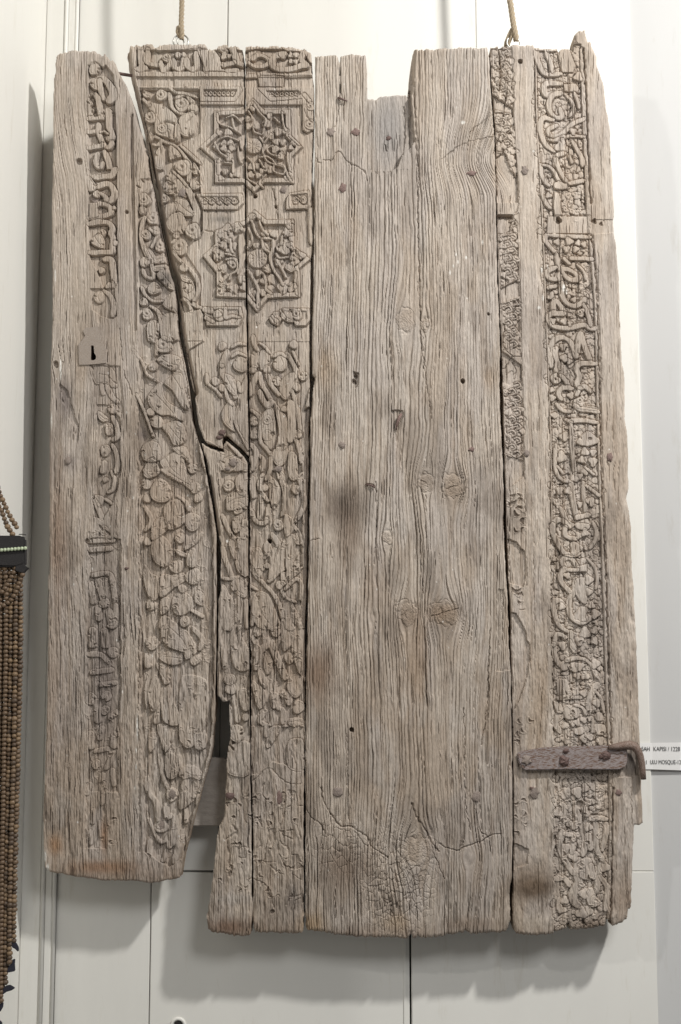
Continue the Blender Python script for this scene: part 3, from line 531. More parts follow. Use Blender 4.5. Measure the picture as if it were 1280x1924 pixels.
draw('''
@ 990 70 8 0 .2
s 62 150,160 150,280 200,430 285,545 520,545; s 54 150,165 290,170 312,270 360,370 390,510; P -1.2 490,160 640,150 700,330 740,420 700,520 540,520 500,400 470,230; h 6 230,240,34
g 14 3 490,180 475,300 510,400 500,500; d 770,590,66; s 46 330,190 460,170
s 66 520,690 300,690 258,770 290,860 360,845 510,800; s 58 520,835 400,865 335,980 355,1110 440,1200 530,1190 500,1060; s 42 580,850 680,960 710,1080 650,1180; P -1.5 560,690 740,680 790,760 760,820 570,800; s 40 720,830 770,960 790,1060
s 62 400,1240 260,1205 205,1285 210,1420 290,1610 420,1715; s 54 450,1320 330,1385 355,1470 460,1480 560,1420 700,1290 870,1220; s 42 330,1530 430,1545 560,1495 700,1475 870,1490; d 520,1630,92
s 54 690,1560 760,1680 830,1810 840,1925; s 56 570,1740 450,1780 430,1925; s 40 680,1880 640,1780; d 700,1410,50
@ 990 300 8 0 .2
s 54 435,-10 480,120 560,270 640,370; s 54 650,350 760,330 860,305; s 52 215,70 220,200 280,330 340,390; s 46 250,75 340,100 420,180 470,290 570,410; p 430,330 600,360 590,440 420,430; s 52 235,400 240,520 300,660 360,725; d 330,530,46
p 400,530 490,510 515,700 520,830 425,830; s 58 350,1130 620,1150 960,1160; s 54 310,1110 278,1200 330,1280 440,1400; s 54 670,1480 985,1490
s 62 455,1430 480,1580 540,1700 650,1800 770,1790 745,1720 630,1650 530,1640; s 58 430,1620 312,1680 330,1775 440,1790 475,1710; s 62 490,1740 545,1910; d 640,1230,60 770,1250,44 860,1270,44 600,1340,50 740,1340,48 460,1230,50; s 44 560,1480 640,1560; s 36 760,1570 860,1680 890,1800
h 14 480,905,42; P -2 320,840 960,840 960,1100 300,1100
h 16 482,905,40
@ 990 530 8 0 .2
s 62 530,20 530,180 600,310 720,355 840,300 880,250; d 710,260,44; s 54 330,80 430,60; d 370,210,56; s 62 405,450 400,320 450,285 530,390 545,480; s 64 570,475 370,475 330,560 400,660 560,690 690,680 860,640 950,690 1035,695; s 54 860,340 930,500 965,650; b 810,460,60; d 400,580,44 560,590,50 650,620,38
s 64 370,1260 358,1000 420,870 530,830 640,880 700,980 745,1125; s 64 745,1120 805,775 870,960 965,1200; s 64 1045,1225 820,1225 750,1300 795,1420 758,1520 800,1585 880,1570 970,1650; s 62 450,1340 462,1200 428,1080 445,990
s 46 440,1390 385,1440 430,1505 490,1470 450,1435; s 58 510,1395 600,1500 665,1630; s 58 690,1600 540,1590 478,1680 525,1765; d 550,970,50 640,1190,44 560,1140,56 380,1620,40 390,1740,48; s 58 735,1780 760,1865 900,1890 1045,1905; b 810,1780,66; s 54 755,1690 800,1600; d 660,1700,50
@ 1010 760 8 .1 0
s 58 290,-10 380,85 500,105; s 58 555,10 640,72 780,85 930,115; d 250,160,46; s 58 475,250 700,240 905,270; s 48 508,280 520,600 550,900 572,1050; p 585,560 720,415 800,415 935,550 800,620 680,620; g 20 3 600,440 660,510; h 5 790,515,18
d 720,710,60 840,720,50; s 48 278,610 268,900 310,1060 400,1145 510,1150; s 64 508,1160 530,1400 595,1710; s 48 690,1170 700,1400 735,1650; s 64 600,1700 765,1665; s 54 735,1220 860,1310 935,1375; p 560,1800 755,1715 780,1845 670,1880
p 330,1530 410,1580 470,1740 570,1800 480,1870 380,1720; s 64 225,1930 240,1800 310,1735 400,1760 455,1830; d 660,830,50 840,860,66 710,1010,54 640,1080,44 370,790,76 400,480,66 460,1300,50 340,1290,54 800,1460,66 640,1500,44; s 34 720,940 850,1050; s 34 310,930 390,1040; d 560,1100,60
@ 1010 980 8 .2 0
s 64 228,50 240,180 310,330 400,465 500,500 630,480; d 580,400,90; s 58 420,90 418,200 500,250 600,260; s 44 835,10 890,140 870,280 795,400; p 570,30 780,45 780,115 680,125 590,100; d 630,210,50 720,170,54; s 58 430,730 378,600 440,545 530,570 605,690; P 0 600,680 745,640 745,755 600,755; s 44 470,730 600,730
s 62 405,715 348,820 370,920 450,1010 495,1065; s 64 580,870 560,1030 478,1200 488,1380 570,1490 680,1515 810,1440; d 660,1400,98; p 585,870 750,870 750,1225 640,1190 565,1040; s 58 420,1270 330,1185 248,1240 260,1380 330,1560 470,1665; d 370,1280,50; s 54 248,1860 300,1700 420,1735 445,1810
s 64 500,1670 510,1800 570,1910; d 720,1680,82 860,1640,54 860,1800,54 880,1390,66 820,1260,50; s 38 755,560 860,680 905,860 880,1010; d 450,810,46 780,880,64; d 780,1060,50; s 34 300,620 310,700; d 270,560,40; d 640,1800,60
@ 1010 1200 8 .35 -.3
s 64 248,90 270,260 345,410; s 58 475,40 565,190; d 390,110,60; s 48 435,335 560,300 700,308 800,380 855,480 905,610; p 355,360 460,345 460,465 365,475; p 455,400 610,360 610,510 520,490; p 300,630 410,630 420,870 320,890; s 58 420,640 450,760 525,870; s 58 320,900 480,880 690,880
s 64 905,690 820,820 770,960 780,1130; s 38 865,780 960,900 1005,1110; p 250,940 360,1000 390,1110 290,1110; s 64 320,1130 275,1280 345,1410; p 410,1000 530,1030 550,1210 410,1190; p 545,1010 630,1030 630,1170 555,1190; s 42 560,1000 680,1040 735,1150; d 420,1310,50 540,1270,50 600,1260,50 700,1220,50 790,1200,40
p 850,1300 1015,1300 1020,1440 860,1430; p 560,1360 690,1340 690,1440 570,1440; d 900,970,60; p 880,1130 980,1120 980,1230 890,1230; d 880,380,66 860,40,54 640,420,60 720,560,60 600,560,50; s 60 450,1380 440,1560; d 700,1500,60 800,1480,50; d 950,1540,60; d 570,800,60 700,820,54; s 40 840,1200 830,1400
@ 1010 1430 6.4 .3 -.3
f 3.5 225,110 640,110 800,130 850,500 700,560 600,520 520,300 430,420 240,300
s 58 305,860 268,1000 310,1150 390,1290 440,1360; s 48 330,880 420,900 440,960; s 74 510,1200 478,1350 500,1470 438,1580 440,1690 515,1760; s 58 225,1420 320,1410 390,1500; s 58 228,1420 230,1600 275,1810; s 54 540,760 560,880 582,1000 550,1130; s 54 700,750 712,900 708,1040 795,1210; s 50 640,700 750,690 840,705
s 48 835,760 822,900 785,1070; s 54 765,1250 730,1420 718,1570; s 48 755,1390 845,1540 820,1790; p 530,1190 650,1190 670,1410 510,1400; p 590,1550 690,1550 710,1750 610,1730; d 560,1600,56 620,800,46 820,1280,56 350,1050,50 440,1150,56 330,1680,46 620,1810,56 530,1830,64 580,330,46 480,380,60; s 56 620,900 640,1050; s 60 450,560 500,700 440,800; s 50 260,500 330,560 300,700; s 50 650,1260 680,1400; d 250,620,50; s 54 560,560 600,650; s 50 430,960 420,1100; d 700,1700,60
h 12 514,520,34
''')
SWK[0] = 1.0
# right board: narrow carved strip, its hollow fields, the joint line
draw('''
@ 910 80 4.49
f 6.5 52,40 226,40 246,560 268,900 285,1130 285,1347 112,1347 96,930 82,560
P -.8 50,38 229,38 246,480 242,548 70,425; P -.8 88,560 150,572 236,602 252,700 264,950 270,1130 232,1052 162,872 150,935 110,930 97,800
c 7 110,95,8 148,275,17; c 6 95,362,14 180,385,20 215,408,14 190,190,12 140,730,18 205,768,22 215,680,20 175,820,14 190,835,14 228,870,17; g 8 3 105,500 90,440; g 9 2.4 160,180 185,200 210,205; g 8 2.2 130,420 170,455 205,460; g 8 2.4 115,620 120,665; g 8 2.4 150,680 120,750 160,760; g 8 2.4 165,900 200,950; d 170,230,16; g 8 2 60,140 100,130; g 8 2 150,320 120,340
@ 910 370 4.49
f 15 104,147 240,150 240,176 106,184; f 4 104,186 236,180 215,300 108,320
P -.6 118,335 215,300 250,160 290,140 292,300 302,600 302,690 190,742 140,768; f 6 140,775 190,745 290,690 306,690 308,830 150,890
P -.6 150,900 302,840 312,1340 250,1342 152,1265; g 9 3 215,250 240,170
@ 910 650 4.49
f 5 148,40 230,95 318,165 322,330 160,330; g 9 3.4 150,185 180,180 235,90; g 6 2.6 240,140 270,200 250,280; g 6 2 190,240 240,210 260,260; f 4 165,290 322,290 326,690 332,965 262,945 182,905
P -.4 160,330 222,340 322,330 328,690 332,965 262,940 182,900
f 5 186,915 262,950 332,970 336,1090 290,1140 200,1200; c 4 245,1265,14 305,1260,10 300,1290,10
@ 910 930 4.49
c 5 230,80,18 215,82,12 310,105,15 265,168,16 318,215,14 315,285,11 265,310,9; f 5.5 200,370 260,385 348,472 352,680 330,770 210,740; c 4 265,815,18 290,840,14 295,908,10; g 7 2.5 305,800 330,850; g 7 2.4 300,965 340,968
f 5.5 220,990 272,990 330,1100 388,1280 390,1347 222,1347
@ 880 1180 3.2
f 5.5 256,0 340,0 368,100 372,200 345,330 300,440 262,505; c 3 300,560,8 320,620,9 290,640,7 370,560,8 300,680,8 310,820,7; c 3.4 330,1030,8 345,1120,8 290,1060,7 300,1230,7 345,1180,6 285,1130,6; f 4.5 274,1292 362,1332 358,1415 276,1452
@ 0 0 1
g 1.8 3 962,90 964,200 967,290 972,330 975,372 969,400; g 1.8 2.5 974,480 979,640 981,720 983,790 984,860 988,1000 989,1100; g 1.5 2 1003,1000 1004,1200
f 5 1173,1404 1180,1396 1199,1394 1202,1458 1160,1460 1155,1448
f 1.6 1111,412 1156,412 1158,436 1112,440
g 1.6 1.6 1148,240 1150,330; g 1.6 2 1186,1480 1188,1548
''')
NARROW = [[(921.6, 89.4), (960.3, 89.4), (964.1, 186.9), (963.0, 198.0), (926.5, 173.1)], [(930.9, 211.4), (943.4, 210.3), (962.6, 215.9), (965.7, 235.9), (967.9, 291.6), (969.2, 327.2), (961.7, 310.7), (947.0, 271.5), (943.4, 284.9), (935.4, 284.9), (932.9, 258.2)], [(937.8, 446.8), (957.9, 441.3), (968.4, 412.3), (973.7, 436.8), (976.4, 503.6), (976.4, 521.4), (952.3, 532.6), (942.5, 538.2)], [(944.7, 572.7), (976.4, 561.5), (978.6, 666.2), (966.1, 666.2), (945.2, 651.1)], [(947.4, 725.7), (980.8, 716.8), (982.2, 803.7), (983.1, 861.6), (968.4, 857.1), (952.3, 849.3)]]
for i, q in enumerate(NARROW):
    draw('@ 0 0 1\nf 5.6 '+' '.join('%g,%g' % p for p in q)); scatter(q, 6.2, -1.3, 9.8, .95, 30+i); scatter(q, 3.2, -.4, 12, .5, 50+i)
    cx = [p[0] for p in q]; cy = [p[1] for p in q]
    for j in range(int((max(cy)-min(cy))/13)):
        y = min(cy)+8+j*13; x = sum(cx)/len(cx)+(-1)**j*5; draw('@ 0 0 1 0 -.4\ns 2.6 %g,%g %g,%g %g,%g %g,%g' % (x-7, y-5, x, y-7, x+5, y, x-1, y+4)) if inside(np.array([x]), np.array([y]), np.array(q))[0] else None
# wide plain board: step of the broken notch, ledges, cracks
draw('''
@ 0 0 1 .3
g 1.3 3 638.5,180 636,205 630,238; g 2.2 3.4 609,300 624,299 637,283 652,303 672,312 685,322 691,338; g 1.5 2.5 592,290 597,304 603,306
f 13 690,165 772,165 776,215 780,262 772,276 757,286 748,312 720,330 700,322 694,300 690,240
g 3 4 760,196 762,240 757,290; g 4 4 774,120 782,230 784,310
g 2.2 4.5 780,260 785,310 787,340 785,400 788,513 790,575 791,600; g 1.6 4 790,620 797,690 807,756 812,787; g 1.4 3 785,530 800,700
g 1.5 2.6 830,300 870,270 928,256; g 1.3 2 880,250 925,214
g 2.4 3.6 690,909 702,912 706,924; g 1.8 3.5 706,905 708,990 703,1060
g 1.6 4 918,1270 918,1350; g 1.5 4 921,1180 915,1330 905,1400; g 1.5 3.6 945,1110 940,1180 932,1260; f 2.6 938,1108 948,1106 956,1180 958,1260 930,1260
g 1.3 3 800,930 801,1010; g 1.3 3 792,1060 798,1150; g 1.5 3 578,1018 590,1014 600,1012
g 2.6 4.5 604,1480 608,1505 622,1530 640,1552 660,1552 676,1564 692,1575 700,1592 720,1605 729,1612; g 2.2 4 573,1513 585,1536 602,1548 612,1566; g 1.6 3 668,1562 690,1590 700,1580
g 2.6 4.5 775,1510 782,1532 800,1560 812,1585 826,1600; g 2.2 4 860,1598 878,1590 905,1580 922,1570 944,1566; g 2 4 826,1585 845,1595 862,1597; g 1.6 4 800,1560 822,1620 835,1650
g 1.6 4 893,1520 903,1560 918,1572; g 1.6 4 872,1330 875,1500 884,1560; g 1.5 3.6 608,1545 602,1640; g 1.4 3 652,1380 655,1540
h 14 669,706,4.2 666,716,4 870,716,4 660,1371,4.2; h 8 918,590,2.4; f 7 664,698 675,700 672,726 668,728
f 4.5 735,770 756,772 758,782 748,800 742,812
f 38 170.5,648.5 176.7,648.5 178,663 181.5,670.6 180.3,675.6 176.2,677.5 171.9,677.2 169.5,675;h 10 149,303,5.6; h 9 238,398,3; h 20 479,366,3.8; h 12 518,386,3; g 3 4 513,355 517,380 522,408; h 12 978,115,4; h 9 1117,415,4; h 7 1130,420,3; h 10 1051,413,5; h 14 729,259,9; g 3 6 725,268 727,278
h 5 396,306,5 389,315,3; f 3 386,418 404,424 436,416 430,430 400,436; g 3 3 385,432 404,434
h 24 507,1016,4; h 6 511,1713,4; h 7 164,1016,4
f 3.5 232,1140 236,1200 231,1240 226,1200
h 9 105,684,5; g 3 4 118,680 112,720 122,760 140,790; f 3.5 112,720 128,735 146,800 140,815 128,780
g 2 3 120,215 124,255; g 1.6 2 146,205 150,255
''')
rq = random.Random(77)
for q, n in (([(266,840),(380,860),(398,1000),(396,1300),(380,1480),(340,1620),(275,1620)], 150), ([(418,900),(570,890),(566,1180),(572,1360),(436,1320),(420,1250)], 110), ([(430,1470),(568,1480),(568,1690),(410,1690)], 60), ([(168,1000),(224,1000),(222,1600),(165,1600)], 60), ([(264,560),(330,560),(365,830),(268,830)], 36), ([(1044,1190),(1138,1190),(1144,1730),(1046,1735)], 90)):
    c = np.array(q, float)
    for i in range(n):
        x = rq.uniform(c[:, 0].min(), c[:, 0].max()); y = rq.uniform(c[:, 1].min(), c[:, 1].max()); r = rq.uniform(1.3, 2.6)
        if inside(np.array([x]), np.array([y]), c)[0]: draw('@ 0 0 1\nc %g %g,%g,%g' % (rq.uniform(3, 5.5), x, y, r))
h0 = H.copy()
# ------------------------------------------------------------------ grain
warp = 1.6*(N2(U/16, V/26, 95)-.5)+1.1*(N2(U/7, V/13, 96)-.5)+8*(fbm(U/170, V/330, 1)-.5)*2+3.0*(fbm(U/45, V/120, 5)-.5)*2
PSI = U+warp
KN = [(762,603,17,1.3),(800,608,11,1.2),(800,908,16,1.1),(852,914,24,.9),(765,1152,20,1.1),(836,1152,30,.75),(785,1600,34,.9),(728,1010,10,1.5),(105,684,9,1.2),(323,1493,8,1.),(600,1560,12,1),(880,1610,18,1),(1146,861,9,1.),(430,872,11,1.),(700,1160,8,1.5)]
for kx, ky, R, asp in KN:
    dx = U-kx; dy = (V-ky)/(1.9*asp); r2 = dx*dx+dy*dy
    PSI = PSI-dx*(.72*R*R/(r2+.45*R*R))
lean = 30*np.exp(-((U-915)/85)**2-((V-300)/70)**2)*sm(390, 300, V)*sm(770, 800, U)*(U < 960); PSI = PSI+lean
PSI = PSI+np.where(U < 232, 26*np.exp(-((U-130)/70)**2)*sm(420, 150, V), 0)
Wd = lambda a, b: sm(a-3, a+3, U)*sm(b+3, b-3, U)
wide = ((U > 573+ (591-573)*np.clip((1430-V)/1100, 0, 1)) & (U < 918+46*np.clip((V-88)/1400, 0, 1)**.85)).astype(float)
rg = np.random.RandomState(4)
def grooves(sp0, sp1, wf, seed, lo=40, hi=1260):
    r = np.random.RandomState(seed); x = lo; tab = np.zeros(int((hi-lo)*4)); X = lo+np.arange(len(tab))/4
    while x < hi:
        s = r.uniform(sp0, sp1); w = wf*s*r.uniform(.7, 1.2); dpt = r.uniform(.45, 1.0)
        i0 = max(0, int((x-4*w-lo)*4)); i1 = min(len(tab), int((x+4*w-lo)*4)+1)
        tab[i0:i1] = np.maximum(tab[i0:i1], dpt*np.exp(-((X[i0:i1]-x)/w)**2)); x += s
    return lambda p: np.interp(p, X, tab)
gA = grooves(4.6, 9.6, .15, 11); gB = grooves(3.0, 6.4, .19, 12); gC = grooves(2.6, 4.6, .24, 13)
mid = sm(665, 700, PSI)*sm(835, 795, PSI)*sm(1660, 1500, V)
along = np.clip(-.1+1.9*fbm(PSI/16, V/210, 8), .12, 1.3)
ridge = (gA(PSI)*mid*4.5+gB(PSI)*(1-mid)*2.7)*(1-.8*((U > 692) & (U < 771) & (V < 318)))*along
plainA = (gB(PSI+200)*1.1+gC(PSI)*.8)*(.3+1.1*fbm(PSI/10, V/130, 9))
ground_f = sm(-1.5, -5, H)                       # carved-away ground is smoother than the worn face
H = H-(ridge*wide+plainA*(1-wide)*(1-.5*ground_f)*(1-.5*sm(958, 970, U)))
fib = fbm(PSI/1.9, V/34, 3, 2)-.5; fib2 = fbm(PSI/5, V/15, 6, 3)-.5
wornness = sm(500, 1300, V)
H = H+fib*(1.3+.9*wide+1.1*wornness*(1-wide))+fib2*(1.2+1.8*wornness*(1-wide))
eros = (U > 258) & (U < 575) & (V > 650)
H = H+np.where(eros, (fbm(PSI/3.6, V/26, 15, 3)-.5)*5.0*sm(650, 1200, V), 0)
# checks: short splits that follow the grain
stile = sm(958, 970, U)*sm(1040, 1000, U); calm = 1-.7*sm(255, 265, U)*sm(592, 586, U)*sm(680, 620, V)-.75*stile-.62*sm(1095, 1110, U)-.35*sm(240, 150, U)*sm(560, 300, V)
def splits(sx, sy, lo, hi, depth, o, mask=1.0):
    global H
    H = H-depth*sm(lo, hi, N2(PSI/sx, V/sy, o))*mask
splits(2.1, 55, .83, .95, 3.2, 21, (1-.3*wide)*calm)
splits(2.4, 130, .90, .975, 4.2, 22, calm)
splits(2.2, 36, .80, .95, 2.2, 23, ((U > 1000) & (U < 1200)).astype(float)*.9)
splits(2.6, 60, .78, .93, 3.4, 24, wide*sm(1440, 1600, V))
splits(2.0, 18, .80, .93, 1.8, 25, ((U > 262) & (U < 590) & (V < 640)).astype(float))
splits(2.2, 80, .82, .95, 2.4, 27, ((U < 260)).astype(float)*sm(200, 900, V))
gD = grooves(10, 22, .07, 31); H = H-3.8*gD(PSI+30*wide)*wide*sm(1560, 1720, V)
# crackled burl at the foot of the wide board
s = box(np.array([[585., 1500.], [850., 1768.]]), 0); r = np.random.RandomState(8)
pts = np.column_stack([r.uniform(580, 855, 620), r.uniform(1495, 1772, 620)])
f1 = np.full(U[s].shape, 1e9); f2 = f1.copy()
for px, py in pts:
    d = np.hypot((U[s]-px)*1.25, (V[s]-py)*.85); m = d < f1
    f2 = np.where(m, f1, np.minimum(f2, d)); f1 = np.where(m, d, f1)
burl = np.maximum(np.exp(-((U[s]-745)/62)**2-((V[s]-1660)/85)**2), .75*np.exp(-((U[s]-640)/45)**2-((V[s]-1590)/50)**2))
H[s] = H[s]-2.9*np.exp(-((f2-f1)/1.25)**2)*np.clip(burl*1.5-.15, 0, 1)+(N2(U[s]/9, V[s]/9, 3)-.5)*2*burl
# knots: rings and a small star check
KR = np.zeros_like(U)
for kx, ky, R, asp in KN[:8]:
    s = box(np.array([[kx-R, ky-R], [kx+R, ky+R]]), 14)
    rr_ = np.hypot(U[s]-kx, (V[s]-ky)/asp)+.55*R*(N2(U[s]/9, V[s]/12, 4)-.5)+.3*R*(N2(U[s]/4, V[s]/5, 6)-.5); k = sm(R*1.05, R*.7, rr_)
    KR[s] = np.maximum(KR[s], k)
    H[s] = H[s]*(1-.45*k)+.6*k*(.45*np.cos(rr_*1.9+6*N2(U[s]/6, V[s]/6, 14))+.2+1.6*(N2(U[s]/3, V[s]/3, 13)-.5))-1.7*np.exp(-((rr_-R)/1.6)**2)*(.3+.7*N2(U[s]/9, V[s]/9, 12))
draw('@ 0 0 1\ng 1.2 2.6 790,902 800,906 803,914; g 1.2 2.4 838,918 862,912; g 1.4 2.6 812,1158 838,1150 862,1142; g 1.2 2 755,1156 764,1148')
# slow unevenness, bevels
H = H+2.2*(fbm(U/90, V/160, 40)-.5)
H = H-np.where(wide > 0, 5*np.exp(-((U-650)/42)**2-((V-975)/40)**2)+3*np.exp(-((U-680)/24)**2-((V-1085)/30)**2), 0)
# slanted broken faces beside the long split and along the notch
def slope(line, w, depth):
    global H
    c = np.array(line, float); s = box(c, w+4)
    d = dseg(U[s], V[s], c); H[s] = H[s]-depth*sm(w, w*.25, d)
slope([(236,86),(241,120),(246,148),(255,186),(267,236),(275,268),(281,295),(288,336),(293,345),(298,387),(304,427),(314,470),(320,496),(331,524),(333,540),(335,560),(337,600),(343,640),(350,672),(357,708),(364,735)], 10, 16)
slope([(770,172),(774,120),(776,94)], 8, 12)
slope([(394,897),(401,939),(407,981),(410,1003)], 6, 8)
# ------------------------------------------------------------------ wood colour: age greying, stains, old paint specks, painted groove shade and board light
def lerp(c, col, w):
    w = np.clip(w, 0, 1)[..., None]; return c*(1-w)+np.array(col)*w
big = fbm(U/75, V/260, 50, 4); med = fbm(PSI/9, V/120, 55, 3); fine = fbm(PSI/2.6, V/60, 60, 2)
COL = np.ones((NV, NU, 3))*np.array((.432, .380, .328))
COL = lerp(COL, (.335, .272, .216), .5*sm(.44, .62, big)+.26*sm(560, 1300, V)*(U < 1000))
COL = lerp(COL, (.375, .335, .305), .65*sm(.55, .35, fbm(U/40, V/150, 63, 3)))
COL = lerp(COL, (.295, .238, .188), .55*sm(.55, .74, med)*(.5+.5*sm(300, 1000, V)))
COL = lerp(COL, (.225, .188, .158), .62*sm(.54, .74, fbm(U/38+9, V/95, 44, 4))*(.45+.55*sm(250, 1000, V)))
COL = lerp(COL, (.47, .425, .38), .45*sm(.56, .72, fbm(U/30, V/110, 47, 4)))
COL = COL*(1+.34*(fine-.5))[..., None]*(1+.18*(fbm(U/14, V/22, 70, 3)-.5))[..., None]
ring = np.clip(gA(PSI)*mid+gB(PSI)*(1-mid), 0, 1)*wide+.5*np.clip(gB(PSI+200), 0, 1)*(1-wide)
COL = COL*(1.05-.21*ring)[..., None]*(1-ring[..., None]*np.array((0, .02, .05)))  # ring colour, with extra shade painted into the grain grooves
tone = np.ones((NV, NU, 3)); seam = lambda xs, ys: np.interp(V, ys, xs)
sL = seam([240, 290, 333, 370, 405, 405, 340], [90, 340, 540, 800, 1000, 1320, 1650]); s4 = seam([459, 473], [90, 1750]); s5 = seam([591, 588, 573], [100, 700, 1750]); s6 = seam([920, 963], [90, 1750])
for m_, k_ in ((U < sL, (.96, .945, .935)), ((U >= sL) & (U < s4), (1.0, .985, .965)), ((U >= s4) & (U < s5), (.97, .95, .93)), ((U >= s5) & (U < s6), (1.03, 1.03, 1.03)), (U >= s6, (1.05, 1.035, 1.02))): tone[m_] = k_
COL = COL*tone  # per-board wood tone; right boards lightened in the colour for the light they catch
ST = [(192,1150,28,190,.5,(.225,.19,.165)),(200,1300,22,120,.5,(.20,.17,.155)),(450,1000,40,220,.3,(.29,.225,.17)),(645,955,36,48,.75,(.150,.118,.095)),(655,1020,24,60,.5,(.19,.14,.105)),(598,1265,30,60,.7,(.19,.125,.085)),(614,690,24,42,.4,(.34,.25,.16)),(921,712,12,26,.4,(.33,.24,.16)),(848,930,34,30,.4,(.25,.20,.16)),(832,1152,34,22,.55,(.25,.18,.125)),(762,1162,24,22,.5,(.20,.155,.125)),(785,1240,22,90,.45,(.27,.18,.11)),(700,1100,26,60,.3,(.27,.19,.13)),(650,1630,46,40,.55,(.22,.165,.125)),(585,1738,26,26,.6,(.36,.25,.14)),(745,1735,34,18,.5,(.38,.29,.20)),(885,1735,60,16,.5,(.23,.17,.125)),(680,1705,26,44,.5,(.46,.40,.34)),(730,235,42,75,.85,(.29,.268,.252)),(1003,1668,42,26,.95,(.135,.098,.07)),(1000,1640,36,30,.5,(.20,.145,.10)),(1000,1738,40,16,.5,(.42,.36,.29)),(1012,1330,18,90,.5,(.31,.225,.15)),(1170,1690,30,46,.5,(.26,.19,.14)),(1110,1738,32,14,.7,(.17,.13,.10)),(122,745,14,46,.7,(.145,.12,.112)),(128,868,14,16,.5,(.16,.13,.12)),(190,1630,60,15,.65,(.25,.135,.07)),(196,1570,8,30,.5,(.30,.16,.08)),(104,1588,14,20,.6,(.33,.19,.10)),(200,1280,26,120,.5,(.215,.18,.16)),(150,560,32,60,.5,(.42,.36,.30)),(110,1010,18,120,.5,(.27,.19,.14)),(430,1742,42,18,.8,(.165,.105,.075)),(440,1688,36,12,.5,(.46,.42,.38)),(552,1690,20,36,.55,(.20,.17,.15)),(312,522,20,16,.8,(.165,.142,.125)),(268,815,10,12,.6,(.17,.14,.13)),(205,510,16,60,.3,(.30,.235,.17)),(310,960,50,90,.35,(.29,.20,.13)),(520,1240,50,100,.3,(.29,.205,.14)),(1190,1430,14,26,.7,(.22,.19,.17)),(1120,1460,44,14,.5,(.24,.205,.175)),(415,410,22,6,.6,(.19,.17,.15)),(850,500,60,30,.2,(.45,.40,.35)),(520,1000,6,40,.4,(.33,.30,.27)),(100,1250,20,150,.3,(.33,.27,.235))]
for x, y, rx, ry, k, c in ST:
    q = ((U-x)/rx)**2+((V-y)/ry)**2; e = q*(.6+.9*fbm(PSI/7, V/34, int(x) % 40, 3))
    COL = lerp(COL, c, 1.2*k*np.exp(-e**1.2))
COL = lerp(COL, (.235, .175, .125),   .34*KR*(.5+N2(U/4, V/4, 9)*.6))
edge_foot = np.maximum(sm(1725, 1760, V)*(U > 575), np.maximum(sm(1715, 1755, V)*(U > 380)*(U < 575), sm(1615, 1655, V)*(U < 340)))
COL = lerp(COL, (.20, .14, .10), .5*edge_foot*(.3+fbm(U/12, V/12, 33, 2)))
SP = [(114,695,1.6,22),(104,518,1.4,12),(258,1368,1.5,24),(256,1410,1,5),(256,1440,1,6),(254,1480,1,4),(1060,541,3.2,7),(1065,548,2,4),(876,484,2,3),(857,478,1.4,3),(861,492,1.2,4),(846,512,1.2,4),(852,500,1.2,3),(907,455,1.4,5),(870,230,4,3),(1003,284,2.4,1.6),(427,1016,2.2,2.6),(1018,507,2,6),(1020,560,1.6,6),(1013,578,3,3),(97,790,1.3,14),(92,1055,1,6),(250,935,1.2,3),(240,960,1.2,2),(85,1610,2.4,10),(90,1630,2.6,8),(172,1068,1.2,3),(146,1545,1,2),(352,930,1.2,2),(378,912,1,4),(285,1232,1,3),(238,775,1,3),(203,700,1,2),(230,1300,1,3),(1030,500,1.2,4)]
rsp = random.Random(12)
for i in range(110): SP.append((rsp.uniform(95, 1190), rsp.uniform(120, 1700), rsp.uniform(.5, 1.0), rsp.uniform(.6, 2.2)))
for x, y, rx, ry in SP:
    s = box(np.array([[x-rx, y-ry], [x+rx, y+ry]]), 4)
    if s is None: continue
    q = ((U[s]-x)/rx)**2+((V[s]-y)/ry)**2
    COL[s] = lerp(COL[s], (.72, .70, .66), 1.2*np.exp(-q**2)*(.55+.6*N2(U[s]/2.2, V[s]/3, 2)))
COL = np.clip(COL, .02, .9)
